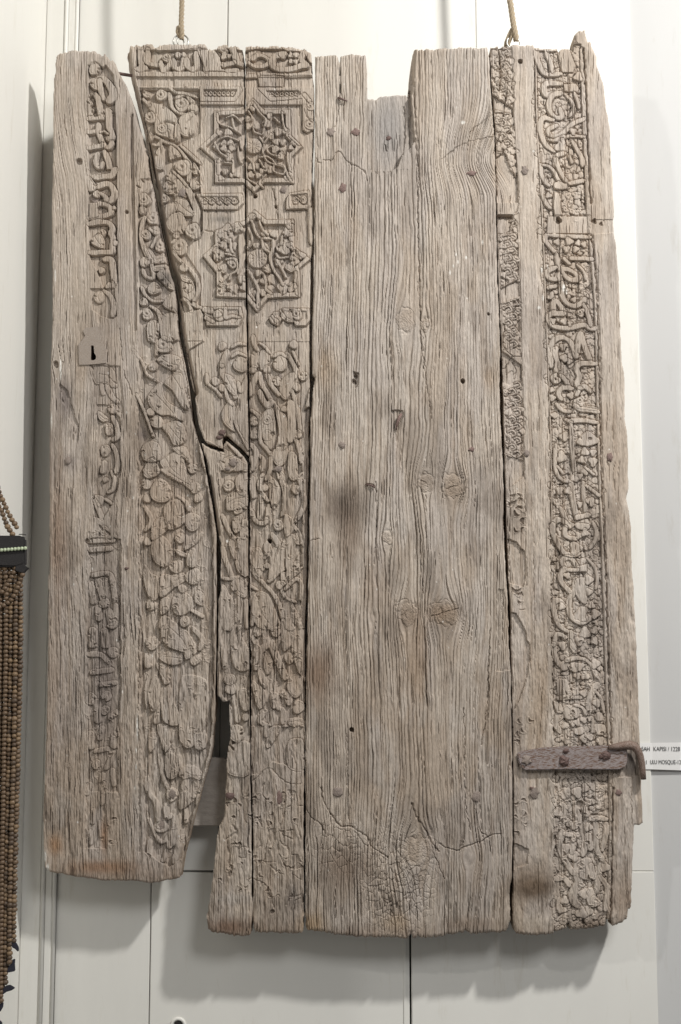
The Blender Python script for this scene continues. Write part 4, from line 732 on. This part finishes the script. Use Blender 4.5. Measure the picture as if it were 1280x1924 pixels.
# ------------------------------------------------------------------ the door: boards as real solids
TH = 46.0
door = empty('carved_door', P(640, 1752, .02), 'weathered grey-brown carved wooden door leaf with broken top and split boards, hanging from two ropes', 'door'); door['kind'] = 'thing'
def board(poly, label=None):
    poly = np.array(poly, float)
    x0, y0 = poly.min(0)-3; x1, y1 = poly.max(0)+3
    i0 = max(0, int((x0-U0)/G)); i1 = min(NU-1, int((x1-U0)/G)+1); j0 = max(0, int((y0-V0)/G)); j1 = min(NV-1, int((y1-V0)/G)+1)
    s = (slice(j0, j1+1), slice(i0, i1+1)); u = U[s].copy(); v = V[s].copy()
    sd = sdpoly(u, v, poly)
    end = np.maximum(sm(150, 80, v), sm(1600, 1740, v))
    sd = sd+(N2(u/5, v/14, 77)-.5)*1.7+(N2(u/2.7, v/20, 78)-.5)*3.4*end+(N2(u/11, v/9, 79)-.5)*2.2*end
    keep = sd < .5*G
    quad = keep[:-1, :-1] & keep[1:, :-1] & keep[:-1, 1:] & keep[1:, 1:]
    gy, gx = np.gradient(sd, G); gn = np.hypot(gx, gy)+1e-6
    near = sd > -.75*G
    step = np.clip(np.where(near, sd, 0), -1.0, 1.0)
    u = u-gx/gn*step; v = v-gy/gn*step
    h = H[s].copy(); dd = np.maximum(-sd, 0)
    Rr = 3.2+3.5*end+2.0*N2(u/20, v/40, 81)
    k = np.clip(1-dd/Rr, 0, 1); h = h-Rr*.9*(1-np.sqrt(1-k*k*.98))
    h = np.clip(h, -TH+5, 8)
    vid = -np.ones(u.shape, int); used = np.zeros(u.shape, bool)
    used[:-1, :-1] |= quad; used[1:, :-1] |= quad; used[:-1, 1:] |= quad; used[1:, 1:] |= quad
    n = used.sum(); vid[used] = np.arange(n)
    X, YB, Z = unp(u[used], v[used]); Y = YB-h[used]/1000.
    a, b, c, d = vid[:-1, :-1][quad], vid[1:, :-1][quad], vid[1:, 1:][quad], vid[:-1, 1:][quad]
    F = np.column_stack([a, b, c, d])                    # facing -y
    # rim walls
    Q = np.pad(quad, 1); rim = []
    jj, ii = np.nonzero(quad)
    for (dj, di, p, q) in ((-1, 0, (0, 0), (0, 1)), (1, 0, (1, 1), (1, 0)), (0, -1, (1, 0), (0, 0)), (0, 1, (0, 1), (1, 1))):
        o = ~Q[jj+1+dj, ii+1+di]
        rim.append(np.column_stack([vid[jj[o]+p[0], ii[o]+p[1]], vid[jj[o]+q[0], ii[o]+q[1]]]))
    rim = np.vstack(rim); rv = np.unique(rim); back = -np.ones(n, int); back[rv] = n+np.arange(len(rv))
    RF = np.column_stack([rim[:, 0], rim[:, 1], back[rim[:, 1]], back[rim[:, 0]]])
    pn = len(poly); bx, by_, bz = unp(poly[:, 0], poly[:, 1])
    VX = np.concatenate([X, X[rv], bx]); VY = np.concatenate([Y, YB[rv]+TH/1000., by_+TH/1000.+.0005]); VZ = np.concatenate([Z, Z[rv], bz])
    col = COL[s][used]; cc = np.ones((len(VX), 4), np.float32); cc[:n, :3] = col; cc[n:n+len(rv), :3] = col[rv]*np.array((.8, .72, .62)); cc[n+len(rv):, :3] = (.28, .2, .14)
    ql = np.vstack([F, RF]); nq = len(ql)
    loops = np.concatenate([ql.ravel(), n+len(rv)+np.arange(pn)]).astype(np.int32)
    me = bpy.data.meshes.new('plank'); me.vertices.add(len(VX)); me.loops.add(len(loops)); me.polygons.add(nq+1)
    o0 = door.location
    me.vertices.foreach_set('co', np.column_stack([VX-o0.x, VY-o0.y, VZ-o0.z]).astype(np.float32).ravel())
    me.loops.foreach_set('vertex_index', loops)
    me.polygons.foreach_set('loop_start', np.concatenate([np.arange(nq)*4, [nq*4]]).astype(np.int32))
    me.update(calc_edges=True); me.validate()
    sf = me.attributes.new('sharp_face', 'BOOLEAN', 'FACE'); sf.data.foreach_set('value', np.ones(len(me.polygons), bool))
    ca = me.color_attributes.new('Col', 'FLOAT_COLOR', 'POINT'); ca.data.foreach_set('color', cc.ravel())
    me.materials.append(M_WOOD)
    o = bpy.data.objects.new('plank', me); C.objects.link(o); o.parent = door
    if label: o['label'] = label
    return o
b1 = board(B1, 'left board with a keyhole plate and a worn band of carved script'); b2 = board(B2, 'upper board with carved stars, split off along a long crack'); b3 = board(B3, 'short narrow board with worn vine carving and a ragged left edge')
b4 = board(B4, 'carved board with half stars and a tall vase of leaves'); b5 = board(B5, 'wide plain board with deep weathered grain and a broken notch at its top'); b6 = board(B6, 'right board with a column of carved script and a rusty strap')
def hat(u, v):
    i = int(round((u-U0)/G)); j = int(round((v-V0)/G)); return float(H[j-1:j+2, i-1:i+2].mean())
def under(parent):
    def f(name, me, mat): return link(name, me, mat, parent)
    return f
def local(me, o):
    me.transform(Matrix.Translation(-o.location)); return me
def part(name, me, mat, parent=door, label=None):
    """mesh in world coordinates -> part of the door"""
    root = parent
    while root.parent: root = root.parent
    me.transform(Matrix.Translation(-root.location))
    o = bpy.data.objects.new(name, me); C.objects.link(o); o.parent = parent
    if mat and len(me.materials) == 0: me.materials.append(mat)
    if label: o['label'] = label
    return o
# the two wooden battens behind the boards, seen through the splits
def slab(name, corners, y0, y1, mat, parent=door, bev=.002, label=None, k=LEAN):
    bm = bmesh.new(); fr = [bm.verts.new(P(u, v, y0, k)) for u, v in corners]
    f = bm.faces.new(fr); bm.normal_update()
    if f.normal.y > 0: f.normal_flip()
    r = bmesh.ops.extrude_face_region(bm, geom=[f]); bmesh.ops.translate(bm, vec=(0, y1-y0, 0), verts=[g for g in r['geom'] if isinstance(g, bmesh.types.BMVert)])
    bmesh.ops.recalc_face_normals(bm, faces=bm.faces)
    if bev: bmesh.ops.bevel(bm, geom=[e for e in bm.edges if e.calc_face_angle(0) > .5], offset=bev, segments=2, affect='EDGES', clamp_overlap=True)
    me = bpy.data.meshes.new(name); bm.to_mesh(me); bm.free()
    return part(name, me, mat, parent, label)
def batten_mat():
    m, nt, b = new_mat('batten_wood'); v = mapping(nt, (.5, 1, 1))
    n1 = noise(nt, 130, 5, .65, v); n2 = noise(nt, 14, 3, .5)
    r = ramp(nt, n1.outputs[0], [(.3, (.25, .225, .20)), (.7, (.40, .36, .32))]); c = mix(nt, n2.outputs[0], r.outputs[0], (.36, .32, .28))
    nt.links.new(c, b.inputs['Base Color']); b.inputs['Roughness'].default_value = .85; bump(nt, b, n1.outputs[0], .6, .003); return m
M_BAT = batten_mat()
slab('batten', [(108, 1428), (394, 1424), (424, 1424), (428, 1430), (950, 1424), (950, 1554), (420, 1552), (108, 1556)], .047, .074, M_BAT)
part('iron_rod', tube('iron_rod', [P(214, 137, .02), P(228, 139, .018), P(246, 142, .018), P(262, 144, .02)], .0032, 8), M_NAIL)
# nails: heads of hammered iron
def nail_mesh(seed, n=11):
    r = random.Random(seed); vs = [(0, -.42, 0)]; fs = []
    off = [r.uniform(.70, 1.18) for _ in range(n)]
    for ring, (k, y) in enumerate(((.45, -.36), (.85, -.16), (1.0, .12), (.95, .9))):
        for i in range(n):
            t = 2*math.pi*i/n; q = k*off[i]*(1+r.uniform(-.05, .05)); vs.append((q*math.cos(t), y+r.uniform(-.08, .08)*(ring < 2), q*math.sin(t)))
    for i in range(n): fs.append((0, 1+i, 1+(i+1) % n))
    for k in range(3):
        for i in range(n):
            a = 1+k*n+i; b_ = 1+k*n+(i+1) % n; fs.append((a, a+n, b_+n, b_))
    me = pymesh('nail', vs, fs, False); return me
NM = {}
for mi, m_ in enumerate((M_NAIL, M_RED, M_GREYNAIL)):
    for sd_ in range(3):
        me = nail_mesh(sd_+7*mi); me.materials.append(m_); NM[(mi, sd_)] = me
NAILS = [(342,362,8,9,2),(417,812,7,7,0),(411,821,6,4,0),(522,881,10,6,2),(438,868,9,8,2),(428,881,6,5,2),(532,355,8,7,2),(622,247,8.5,8,2),(669,248,10,8,1),(730,254,5,5,0),(644,353,7.5,10,1),(886,325,11,6,1),(643,836,7,7,2),(887,844,7,5,1),(634,1487,11,11,2),(895,1496,9,11,2),(986,319,7,9,2),(990,852,6,8,2),(1146,859,7,10,1),(1004,1489,9,11,2),(999,1481,4,3.5,0),(1163,1489,7,7,1),(178,371,8.5,9,2),(128,866,6.5,9,2),(323,1493,8,8.5,2),(524,1497,7.5,16,1),(432,1495,8,7.5,0),(302,1552,9,10,2),(526,705,4,5,2),(238,1068,4,3,0)]
for i, (x, y, rx, ry, mi) in enumerate(NAILS):
    o = bpy.data.objects.new('nail', NM[(mi, i % 3)]); C.objects.link(o); o.parent = door
    p = P(x, y); o.location = Vector((p.x, p.y-hat(x, y)/1000.-.0012, p.z))-door.location
    o.scale = (rx/1000., .0046, ry/1000.); o.rotation_euler = (random.uniform(-.12, .12), random.uniform(0, 6), random.uniform(-.12, .12)) if rx == ry else (random.uniform(-.12, .12), 0, random.uniform(-.15, .15))
part('bent_nail', tube('bent_nail', [P(636, 184, -.001), P(640, 185, -.005), P(647, 188, -.006), P(653, 190, -.004)], [.0026, .0024, .002, .0014], 6), M_NAIL)
part('bent_nail', tube('bent_nail', [P(754, 778, -.002), P(750, 786, -.006), P(746, 797, -.004), P(744, 808, -.001)], [.0028, .003, .0022, .0012], 6), M_RED)
part('bent_nail', tube('bent_nail', [P(687, 910, -.001), P(696, 911, -.004), P(705, 916, -.003)], [.0016, .0018, .002], 6), M_NAIL)
# keyhole plate
def plate(name, outl, hole, y0, y1, mat, parent=door):
    bm = bmesh.new()
    def loop(pp, y):
        vv = [bm.verts.new(P(u, v, y)) for u, v in pp]; return vv, [bm.edges.new((vv[i], vv[(i+1) % len(vv)])) for i in range(len(vv))]
    vo, eo = loop(outl, y0); vh, eh = loop(hole, y0)
    bmesh.ops.triangle_fill(bm, edges=eo+eh, use_beauty=True)
    for f in bm.faces:
        f.normal_update()
        if f.normal.y > 0: f.normal_flip()
    for vv in (vo, vh):
        w = [bm.verts.new(v.co+Vector((0, y1-y0, 0))) for v in vv]
        for i in range(len(vv)):
            j = (i+1) % len(vv); bm.faces.new((vv[i], vv[j], w[j], w[i]))
    me = bpy.data.meshes.new(name); bm.to_mesh(me); bm.free(); return part(name, me, mat, parent)
K = lambda l: [(140+x/8., 540+y/8.) for x, y in l]
plate('keyhole_plate', K([(60,860),(95,815),(130,775),(160,725),(128,655),(150,625),(175,600),(245,602),(300,590),(378,582),(384,740),(405,790),(440,850),(462,900),(466,1000),(468,1135),(330,1150),(200,1160),(70,1162),(62,1000)]),
      K([(248,880),(262,870),(286,872),(292,890),(298,985),(318,1015),(328,1045),(318,1080),(290,1096),(262,1094),(242,1080),(246,1000)]), -.0022, .002, M_PLATE)
kh = [(140+x/8., 540+y/8.) for x, y in [(244,868),(294,868),(304,985),(332,1045),(322,1085),(290,1100),(255,1098),(236,1080)]]
# rusty strap hinge with its hook
S_ = lambda l: [(930+x/2.8, 1340+y/2.8) for x, y in l]
strap = slab('hinge_strap', S_([(116,210),(140,200),(190,191),(250,181),(330,177),(400,175),(480,173),(560,171),(620,167),(660,165),(692,178),(699,215),(697,262),(684,286),(655,298),(560,298),(400,296),(280,299),(160,301),(140,288),(126,255)]), -.0105, -.0035, M_STRAP, bev=.0016)
hk = [(600,181),(640,176),(680,170),(708,168),(733,175),(752,196),(765,226),(773,262),(778,305),(782,348)]
part('hook', tube('hook', [P(930+x/2.8, 1340+y/2.8, -.012+.0*i) for i, (x, y) in enumerate(hk)], [.0045,.0062,.0078,.0086,.0084,.0076,.0068,.0062,.0058,.0052], 10), M_HOOK, strap)
for (x, y, rx, ry, mi) in ((990,1428,10,9.5,2),(1062,1430,11,12,0),(1139,1420,9,11,0),(1064,1411,6,5,0),(1130,1422,4,5,0)):
    o = bpy.data.objects.new('nail', NM[(mi, (rx > 9.6)*1)]); C.objects.link(o); o.parent = strap
    p = P(x, y, -.011); o.location = p-door.location; o.scale = (rx/1000., .0095, ry/1000.); o.rotation_euler = (.2, random.uniform(0, 6), .1)
# steel rings on the back edge
def torus(name, c, R, r, ax, n=28, m=8):
    a = Vector(ax[0]).normalized(); b_ = Vector(ax[1]).normalized()
    pts = [c+(a*math.cos(t)+b_*math.sin(t))*R for t in [2*math.pi*i/n for i in range(n)]]; vs = []; fs = []
    nn = a.cross(b_)
    for i, p in enumerate(pts):
        rad = (p-c).normalized()
        for k in range(m):
            t = 2*math.pi*k/m; vs.append(p+(rad*math.cos(t)+nn*math.sin(t))*r)
    for i in range(n):
        for k in range(m): fs.append((i*m+k, i*m+(k+1) % m, ((i+1) % n)*m+(k+1) % m, ((i+1) % n)*m+k))
    return pymesh(name, vs, fs, True)
part('ring', torus('ring', P(340, 78, .055), .0148, .0017, ((1, 0, 0), (0, .1, 1))), M_RING)
part('ring', torus('ring', P(340, 80, .062), .011, .0015, ((.5, .8, 0), (0, 0, 1))), M_RING)
part('ring', torus('ring', P(965, 81, .055), .0135, .0017, ((1, .2, 0), (0, .1, 1))), M_RING)
# ------------------------------------------------------------------ ropes
def rope_mat():
    m, nt, b = new_mat('hemp_rope'); n = noise(nt, 700, 4, .7)
    r = ramp(nt, n.outputs[0], [(.3, (.25, .19, .12)), (.7, (.50, .41, .29))]); nt.links.new(r.outputs[0], b.inputs['Base Color']); b.inputs['Roughness'].default_value = .9
    bump(nt, b, n.outputs[0], .8, .001); return m
M_ROPE = rope_mat()
def rope(path, R, pitch, label):
    path = [Vector(p) for p in cr([tuple(p) for p in path], 14)]; r0 = empty('rope', path[-1], label, 'rope', 'ropes holding the door')
    # resample by length
    L = [0]
    for a, b_ in zip(path[:-1], path[1:]): L.append(L[-1]+(b_-a).length)
    n = int(L[-1]/.0022); pp = []
    for i in range(n+1):
        d = L[-1]*i/n; k = max(j for j in range(len(L)) if L[j] <= d+1e-9); k = min(k, len(path)-2); t = (d-L[k])/(L[k+1]-L[k]+1e-9); pp.append(path[k].lerp(path[k+1], t))
    for s in range(3):
        q = []
        for i, p in enumerate(pp):
            d = (pp[min(i+1, n)]-pp[max(i-1, 0)]).normalized(); a = d.cross(Vector((0, 1, .01))).normalized(); b_ = d.cross(a)
            t = 2*math.pi*(i*L[-1]/n/pitch+s/3.); q.append(p+(a*math.cos(t)+b_*math.sin(t))*R*.52)
        part('strand', tube('strand', q, R*.56, 6), M_ROPE, r0)
    # short loose fibres
    vs = []; fs = []; rr = random.Random(int(R*1e6)+len(pp))
    for i in range(70):
        p = rr.choice(pp); t = rr.uniform(0, 6.28); d = Vector((math.cos(t), math.sin(t), rr.uniform(-.8, .8))); a = p+d*R; b_ = a+d*rr.uniform(.001, .004)+Vector((0, 0, rr.uniform(-.002, .003))); w = Vector((.00022, 0, .00012)); k = len(vs)
        vs += [a-w, a+w, b_]; fs.append((k, k+1, k+2))
    o = part('loose_fibres', pymesh('loose_fibres', vs, fs), M_ROPE, r0); o['kind'] = 'stuff'
    return r0
rl = rope([P(338, -260, .075), P(339, -60, .063), P(342, 0, .06), P(341, 40, .056), P(342, 62, .053), P(341, 74, .054)], .0050, .026, 'thin twisted hemp rope tied to the double steel ring above the carved stars')
part('knot', tube('knot', [P(337, 70, .054), P(334, 60, .058), P(335, 52, .057), P(338, 49, .05)], [.003, .0042, .0044, .003], 8), M_ROPE, rl)
rg_ = rope([P(948, -260, .075), P(956, -30, .062), P(960, 10, .058), P(965, 45, .052), P(969, 66, .048), P(970, 77, .05)], .0056, .030, 'twisted hemp rope with a loop at its end, tied to the single ring')
part('loop', tube('loop', [P(963, 54, .055), P(957, 66, .058), P(951, 80, .06), P(949, 92, .06)], [.004, .004, .0036, .003], 8), M_ROPE, rg_)
part('loop', tube('loop', [P(965, 58, .05), P(961, 70, .052), P(956, 82, .055), P(955, 92, .058)], [.003, .003, .003, .0026], 8), M_ROPE, rg_)
# ------------------------------------------------------------------ painted wall
def paint(name, col, rough=.55, dirt=.12):
    m, nt, b = new_mat(name); n = noise(nt, 2.2, 5, .6); n2 = noise(nt, 420, 3, .6); n3 = noise(nt, 28, 6, .7, mapping(nt, (1, 1, .18)))
    r = ramp(nt, n.outputs[0], [(.3, tuple(c*(1-dirt*.5) for c in col)), (.7, col)])
    r3 = ramp(nt, n3.outputs[0], [(.58, (1, 1, 1)), (.75, (.88, .86, .82))])
    c = mix(nt, 1.0, r.outputs[0], r3.outputs[0], 'MULTIPLY')
    nt.links.new(c, b.inputs['Base Color']); b.inputs['Roughness'].default_value = rough; b.inputs['Specular IOR Level'].default_value = .3
    bump(nt, b, n2.outputs[0], .12, .0006); return m
M_WALL = paint('cream_paint', (.765, .75, .70)); M_WALL_SHADE = paint('shaded_wall_paint', (.60, .597, .585)); M_DARK = plain_mat('dark_gap', (.02, .018, .016), .9)  # second wall paint is darkened to stand for shade on the turned panel
X_ = lambda u, v, Y=WALLY: float(unp(u, v, Y, 0)[0])
Z_ = lambda u, v, Y=WALLY: float(unp(u, v, Y, 0)[2])
wall = empty('wall', (0, WALLY, 0), 'cream painted panelled wall behind the hanging carved door', 'wall')
def bx(name, x0, x1, y0, y1, z0, z1, mat, parent, bev=.0015, seg=2):
    bm = bmesh.new(); bmesh.ops.create_cube(bm, size=1)
    for v in bm.verts: v.co = ((x0+x1)/2+v.co.x*(x1-x0), (y0+y1)/2+v.co.y*(y1-y0), (z0+z1)/2+v.co.z*(z1-z0))
    if bev: bmesh.ops.bevel(bm, geom=list(bm.edges), offset=bev, segments=seg, affect='EDGES', clamp_overlap=True)
    me = bpy.data.meshes.new(name); bm.to_mesh(me); bm.free(); return part(name, me, mat, parent)
zb, zt = .35, 3.7
xc = X_(63, 962); xm = X_(104, 1780); zh = Z_(400, 1637)
xr = X_(1228, 1600)
bx('backing', xc-.02, xr+.06, WALLY+.016, WALLY+.03, zb, zt, M_DARK, wall, 0)
g1, g2, g3, g4 = X_(282, 1790), X_(772, 1850), X_(413, 1400), X_(894, 40)
e = .0008
bx('panel', xm, g1-e, WALLY, WALLY+.015, zb, zh-.0018, M_WALL, wall); bx('panel', g1+e, g2-.0022, WALLY, WALLY+.015, zb, zh-.0018, M_WALL, wall)
bx('panel', g2+.0014, xr, WALLY-.0015, WALLY+.015, zb, zh-.0002, M_WALL, wall)
bx('panel', xm, g3-.0006, WALLY, WALLY+.015, zh+.0014, zt, M_WALL, wall); bx('panel', g3+.0006, g4-.00015, WALLY, WALLY+.015, zh+.0014, zt, M_WALL, wall)
bx('panel', g4+.00015, xr, WALLY, WALLY+.015, zh+.0001, zt, M_WALL, wall)
bx('edge_strip', g2-.014, g2-.0075, WALLY-.0022, WALLY+.006, zb, zh-.004, M_WALL, wall, .001)
# mouldings by the corner
U_ = lambda u: X_(u, 1780)
bx('moulding', xc, U_(77), WALLY-.012, WALLY+.015, zb, zt, M_WALL, wall, .002); bx('moulding', U_(84), U_(97.5), WALLY-.010, WALLY+.015, zb, zt, M_WALL, wall, .0015)
def bead_strip(u, r, y):
    x = U_(u); return part('bead_moulding', tube('bead_moulding', [Vector((x, y, zb)), Vector((x, y, zt))], r, 12), M_WALL, wall)
bead_strip(80.5, .0042, WALLY-.010); bead_strip(101, .004, WALLY-.006)
# right-hand part of the wall, turned slightly
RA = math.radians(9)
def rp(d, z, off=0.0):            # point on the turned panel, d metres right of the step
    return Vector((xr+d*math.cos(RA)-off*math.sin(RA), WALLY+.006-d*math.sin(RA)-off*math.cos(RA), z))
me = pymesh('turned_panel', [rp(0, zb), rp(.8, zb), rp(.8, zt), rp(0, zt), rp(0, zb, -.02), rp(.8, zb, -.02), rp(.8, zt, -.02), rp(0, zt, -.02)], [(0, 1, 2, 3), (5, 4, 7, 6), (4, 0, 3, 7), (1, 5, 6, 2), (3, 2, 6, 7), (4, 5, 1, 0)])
part('turned_panel', me, M_WALL_SHADE, wall)
# keyhole escutcheon low on the wall panel
c = PW(335, 1927, WALLY-.001)
esc = part('escutcheon', torus('escutcheon', c, .0125, .0032, ((1, 0, 0), (0, 0, 1))), M_WALL, wall)
part('keyhole', pymesh('keyhole', [c+Vector((.0082*math.cos(t), -.0015, .0082*math.sin(t))) for t in [i*.3927 for i in range(16)]]+[c+Vector((.0092*math.cos(t), .003, .0092*math.sin(t))) for t in [i*.3927 for i in range(16)]], [tuple(range(16))[::-1]]+[(i, (i+1) % 16, 16+(i+1) % 16, 16+i) for i in range(16)]), M_DARK, esc)
side = empty('wall', (xc, 0, 0), 'bright cream side wall meeting the panelled wall at the left corner', 'wall')
bx('plaster_face', xc-.05, xc, -.75, WALLY+.03, zb, zt, M_WALL, side, .001)
# ------------------------------------------------------------------ museum label on the wall
lab = empty('museum_label', rp(0, Z_(1240, 1420)), 'white paper strip label with two printed lines, half hidden by the rusty hook', 'label')
M_PAPER = plain_mat('label_paper', (.80, .79, .77), .6, 0, .04, 40, .05); M_INK = plain_mat('ink', (.04, .04, .045), .6)
z1a, z1b = Z_(1205, 1396, WALLY), Z_(1205, 1445, WALLY); z2a, z2b = Z_(1280, 1394, WALLY-.006), Z_(1280, 1448, WALLY-.006)
xl = X_(1188, 1420); vv = []; cols = [(-1, xl), (0, xr-.001)]
pts_t = [Vector((xl, WALLY-.0022, z1a)), Vector((xr-.002, WALLY-.0022, z1a+.0002)), rp(.004, z1a+.0003, .0075), rp(.16, z2a+.0012, .0016)]
pts_b = [Vector((xl, WALLY-.0022, z1b)), Vector((xr-.002, WALLY-.0022, z1b-.0003)), rp(.004, z1b-.0004, .0075), rp(.16, z2b-.0022, .0016)]
vs = pts_t+pts_b; vs += [v+Vector((.0002, .0008, 0)) for v in vs]
fs = [(4+i, 5+i, 1+i, i) for i in range(3)]+[(8+i, 9+i, 13+i, 12+i) for i in range(3)]+[(i, i+1, i+9, i+8) for i in range(3)]+[(i+5, i+4, i+12, i+13) for i in range(3)]+[(4, 0, 8, 12), (3, 7, 15, 11)]
part('paper', pymesh('paper', vs, fs), M_PAPER, lab)
def text(s, u, v, size, width):
    cu = bpy.data.curves.new('lettering', 'FONT'); cu.body = s; cu.size = size; cu.extrude = .0001
    o = bpy.data.objects.new('tmp', cu); C.objects.link(o); dg = bpy.context.evaluated_depsgraph_get(); me = bpy.data.meshes.new_from_object(o.evaluated_get(dg)); bpy.data.objects.remove(o)
    me.name = 'lettering'; co = [w.co.copy() for w in me.vertices]; x1 = max(w.x for w in co); k = width/x1
    zc = Z_(u, v, WALLY-.004); d0 = (X_(u, v, WALLY-.004)-xr)/math.cos(RA)
    for w, q in zip(me.vertices, co):
        d = d0+q.x*k
        if d > .004: t = (d-.004)/.156; p = rp(d, zc+q.y, .0075+(.0016-.0075)*t+.0008)
        else: p = Vector((xr+d, WALLY-.0034, zc+q.y))
        w.co = p
    part('lettering', me, M_INK, lab)
text('SAH   KAPISI / 1228', 1206, 1411, .0118, .0745); text('I', 1214, 1436, .0115, .0016); text('ULU MOSQUE-12', 1222, 1435.5, .0112, .0600)
# ------------------------------------------------------------------ beaded hanging at the left edge
M_BEAD = plain_mat('brown_bead', (.125, .080, .046), .5, 0, .35, 90, .3); M_BEADG = plain_mat('pale_green_bead', (.42, .48, .33), .4, 0, .12, 90, .1)
M_CLOTH = plain_mat('black_felt', (.022, .020, .020), .95, 0, .25, 300, .6); M_BLUE = plain_mat('dark_blue_felt', (.022, .022, .034), .95, 0, .25, 300, .6)
bh = empty('beaded_hanging', PW(14, 1900, -.17), 'long brown beaded hanging with a black band and dark tassels at the left edge', 'bead hanging')
BY = -.17
def ico(r, seg=8, rg_=5):
    vs = [(0, 0, r)]; fs = []
    for i in range(1, rg_):
        ph = math.pi*i/rg_
        for k in range(seg): t = 2*math.pi*k/seg; vs.append((r*math.sin(ph)*math.cos(t), r*math.sin(ph)*math.sin(t), r*math.cos(ph)))
    vs.append((0, 0, -r)); n = len(vs)-1
    for k in range(seg): fs.append((0, 1+k, 1+(k+1) % seg))
    for i in range(rg_-2):
        for k in range(seg): a = 1+i*seg+k; b_ = 1+i*seg+(k+1) % seg; fs.append((a, a+seg, b_+seg, b_))
    for k in range(seg): fs.append((n, n-seg+(k+1) % seg, n-seg+k))
    return vs, fs
bv, bf = ico(.0049, 7, 4)
ME_BEAD = pymesh('bead', bv, bf, True); ME_BEAD.materials.append(M_BEAD)
pos = []
def strand(pts, step, jit=.4, y=0.0):
    c = cr(pts, 12); L = np.concatenate([[0], np.cumsum(np.hypot(*np.diff(c, axis=0).T))]); d = 0
    while d < L[-1]:
        u = np.interp(d, L, c[:, 0]); v = np.interp(d, L, c[:, 1]); pos.append((u+random.uniform(-jit, jit), v, BY+y+random.uniform(-.0012, .0012))); d += step*random.uniform(.94, 1.06)
strand([(-4,916),(0,928),(8,946),(20,972),(35,996)], 8.4); strand([(-4,918),(-3,946),(4,962),(14,988),(24,1004)], 8.4)
for (x0, x1, x2, vb, yy) in ((39,34,27,1775,0),(30,26,19,1815,-.003),(21,17,11,1850,0),(12,8,3,1880,-.003)):
    strand([(x0-2,1068),(x0,1110),(x0-1,1250),(x1,1420),(x2+1,1640),(x2-1,vb)], 8.3, .5, yy)
strand([(30,1068),(18,1092),(6,1110),(-6,1118)], 8.6, .6, -.008); strand([(42,1080),(26,1120),(10,1136),(-4,1142)], 8.6, .6, -.008)
ME_B2 = [ME_BEAD]
for cc in ((.19, .125, .07), (.08, .052, .032), (.15, .10, .06)):
    q = ME_BEAD.copy(); q.materials.clear(); q.materials.append(plain_mat('brown_bead', cc, .5, 0, .35, 90, .3)); ME_B2.append(q)
first = pos[:300]; rest = pos[300:]
for u, v, y in first:
    o = bpy.data.objects.new('bead', random.choice(ME_B2)); C.objects.link(o); o.parent = bh; o.location = PW(u, v, y)-bh.location
    s_ = random.uniform(.84, 1.2); o.scale = (s_, s_, s_*.86); o.rotation_euler = (random.uniform(-.4, .4), random.uniform(-.3, .3), random.uniform(0, 3))
strand([(2,1068),(1,1200),(-2,1420),(-5,1640),(-7,1900)], 8.3, .5)
for (x0, x1, x2, vb) in ((34.5,29,22,1760),(25,21,15,1830),(16,12,7,1862),(6,4,0,1890)): strand([(x0,1068),(x0-1,1250),(x1,1420),(x2,1640),(x2-2,vb)], 8.0, 1.0, .007)
rest = pos[300:]
vs = []; fs = []
for u, v, y in rest:
    k = len(vs); p = PW(u, v, y); vs += [p+Vector((a, b_, c_*.86)) for a, b_, c_ in bv]; fs += [tuple(i+k for i in f) for f in bf]
if vs: part('bead_strand', pymesh('bead_strand', vs, fs, True), M_BEAD, bh)['kind'] = 'stuff'
slab('band', [(-30,1006),(40,1006),(46,1010),(47,1030),(47,1062),(42,1066),(-30,1064)], BY-.012, BY+.006, M_CLOTH, bh, .004, k=0)
ME_G = pymesh('bead', *ico(.0034, 7, 4), True); ME_G.materials.append(M_BEADG)
for i in range(9):
    o = bpy.data.objects.new('bead', ME_G); C.objects.link(o); o.parent = bh; o.location = PW(48-i*6.4, 1030+i*.5, BY-.0145)-bh.location
    if i == 0: o['label'] = 'small pale green bead on the black band'
def tuft(c, pts, mat, th=.006):
    return slab('tassel', pts, c-th/2, c+th/2, mat, bh, .001, k=0)
tuft(BY-.008, [(30,1062),(44,1058),(48,1064),(54,1067),(48,1072),(44,1077),(36,1075),(28,1072)], M_CLOTH, .010)
tuft(BY, [(20,1772),(25,1768),(31,1774),(35,1782),(34,1789),(28,1783),(22,1780)], M_BLUE); tuft(BY, [(12,1822),(20,1812),(22,1804),(28,1802),(27,1812),(28,1825),(14,1828)], M_BLUE); tuft(BY, [(2,1862),(10,1853),(18,1851),(28,1857),(22,1861),(12,1864),(4,1870)], M_BLUE); tuft(BY, [(-8,1900),(0,1886),(6,1884),(5,1893),(0,1902)], M_BLUE); tuft(BY, [(-8,1922),(0,1918),(4,1924),(0,1936),(-8,1936)], M_BLUE)
part('cord', tube('cord', [PW(36, 1004, BY), PW(44, 1004, BY-.004), PW(49, 1005, BY-.006)], .0008, 5), M_CLOTH, bh); part('cord', tube('cord', [PW(44, 1028, BY-.012), PW(50, 1027, BY-.012), PW(52, 1030, BY-.01)], .0008, 5), M_CLOTH, bh)
pk = PW(-4, 915, BY); part('peg', tube('peg', [Vector((xc-.01, pk.y, pk.z-.002)), Vector((pk.x+.004, pk.y, pk.z+.001))], .0022, 8), M_NAIL, bh)
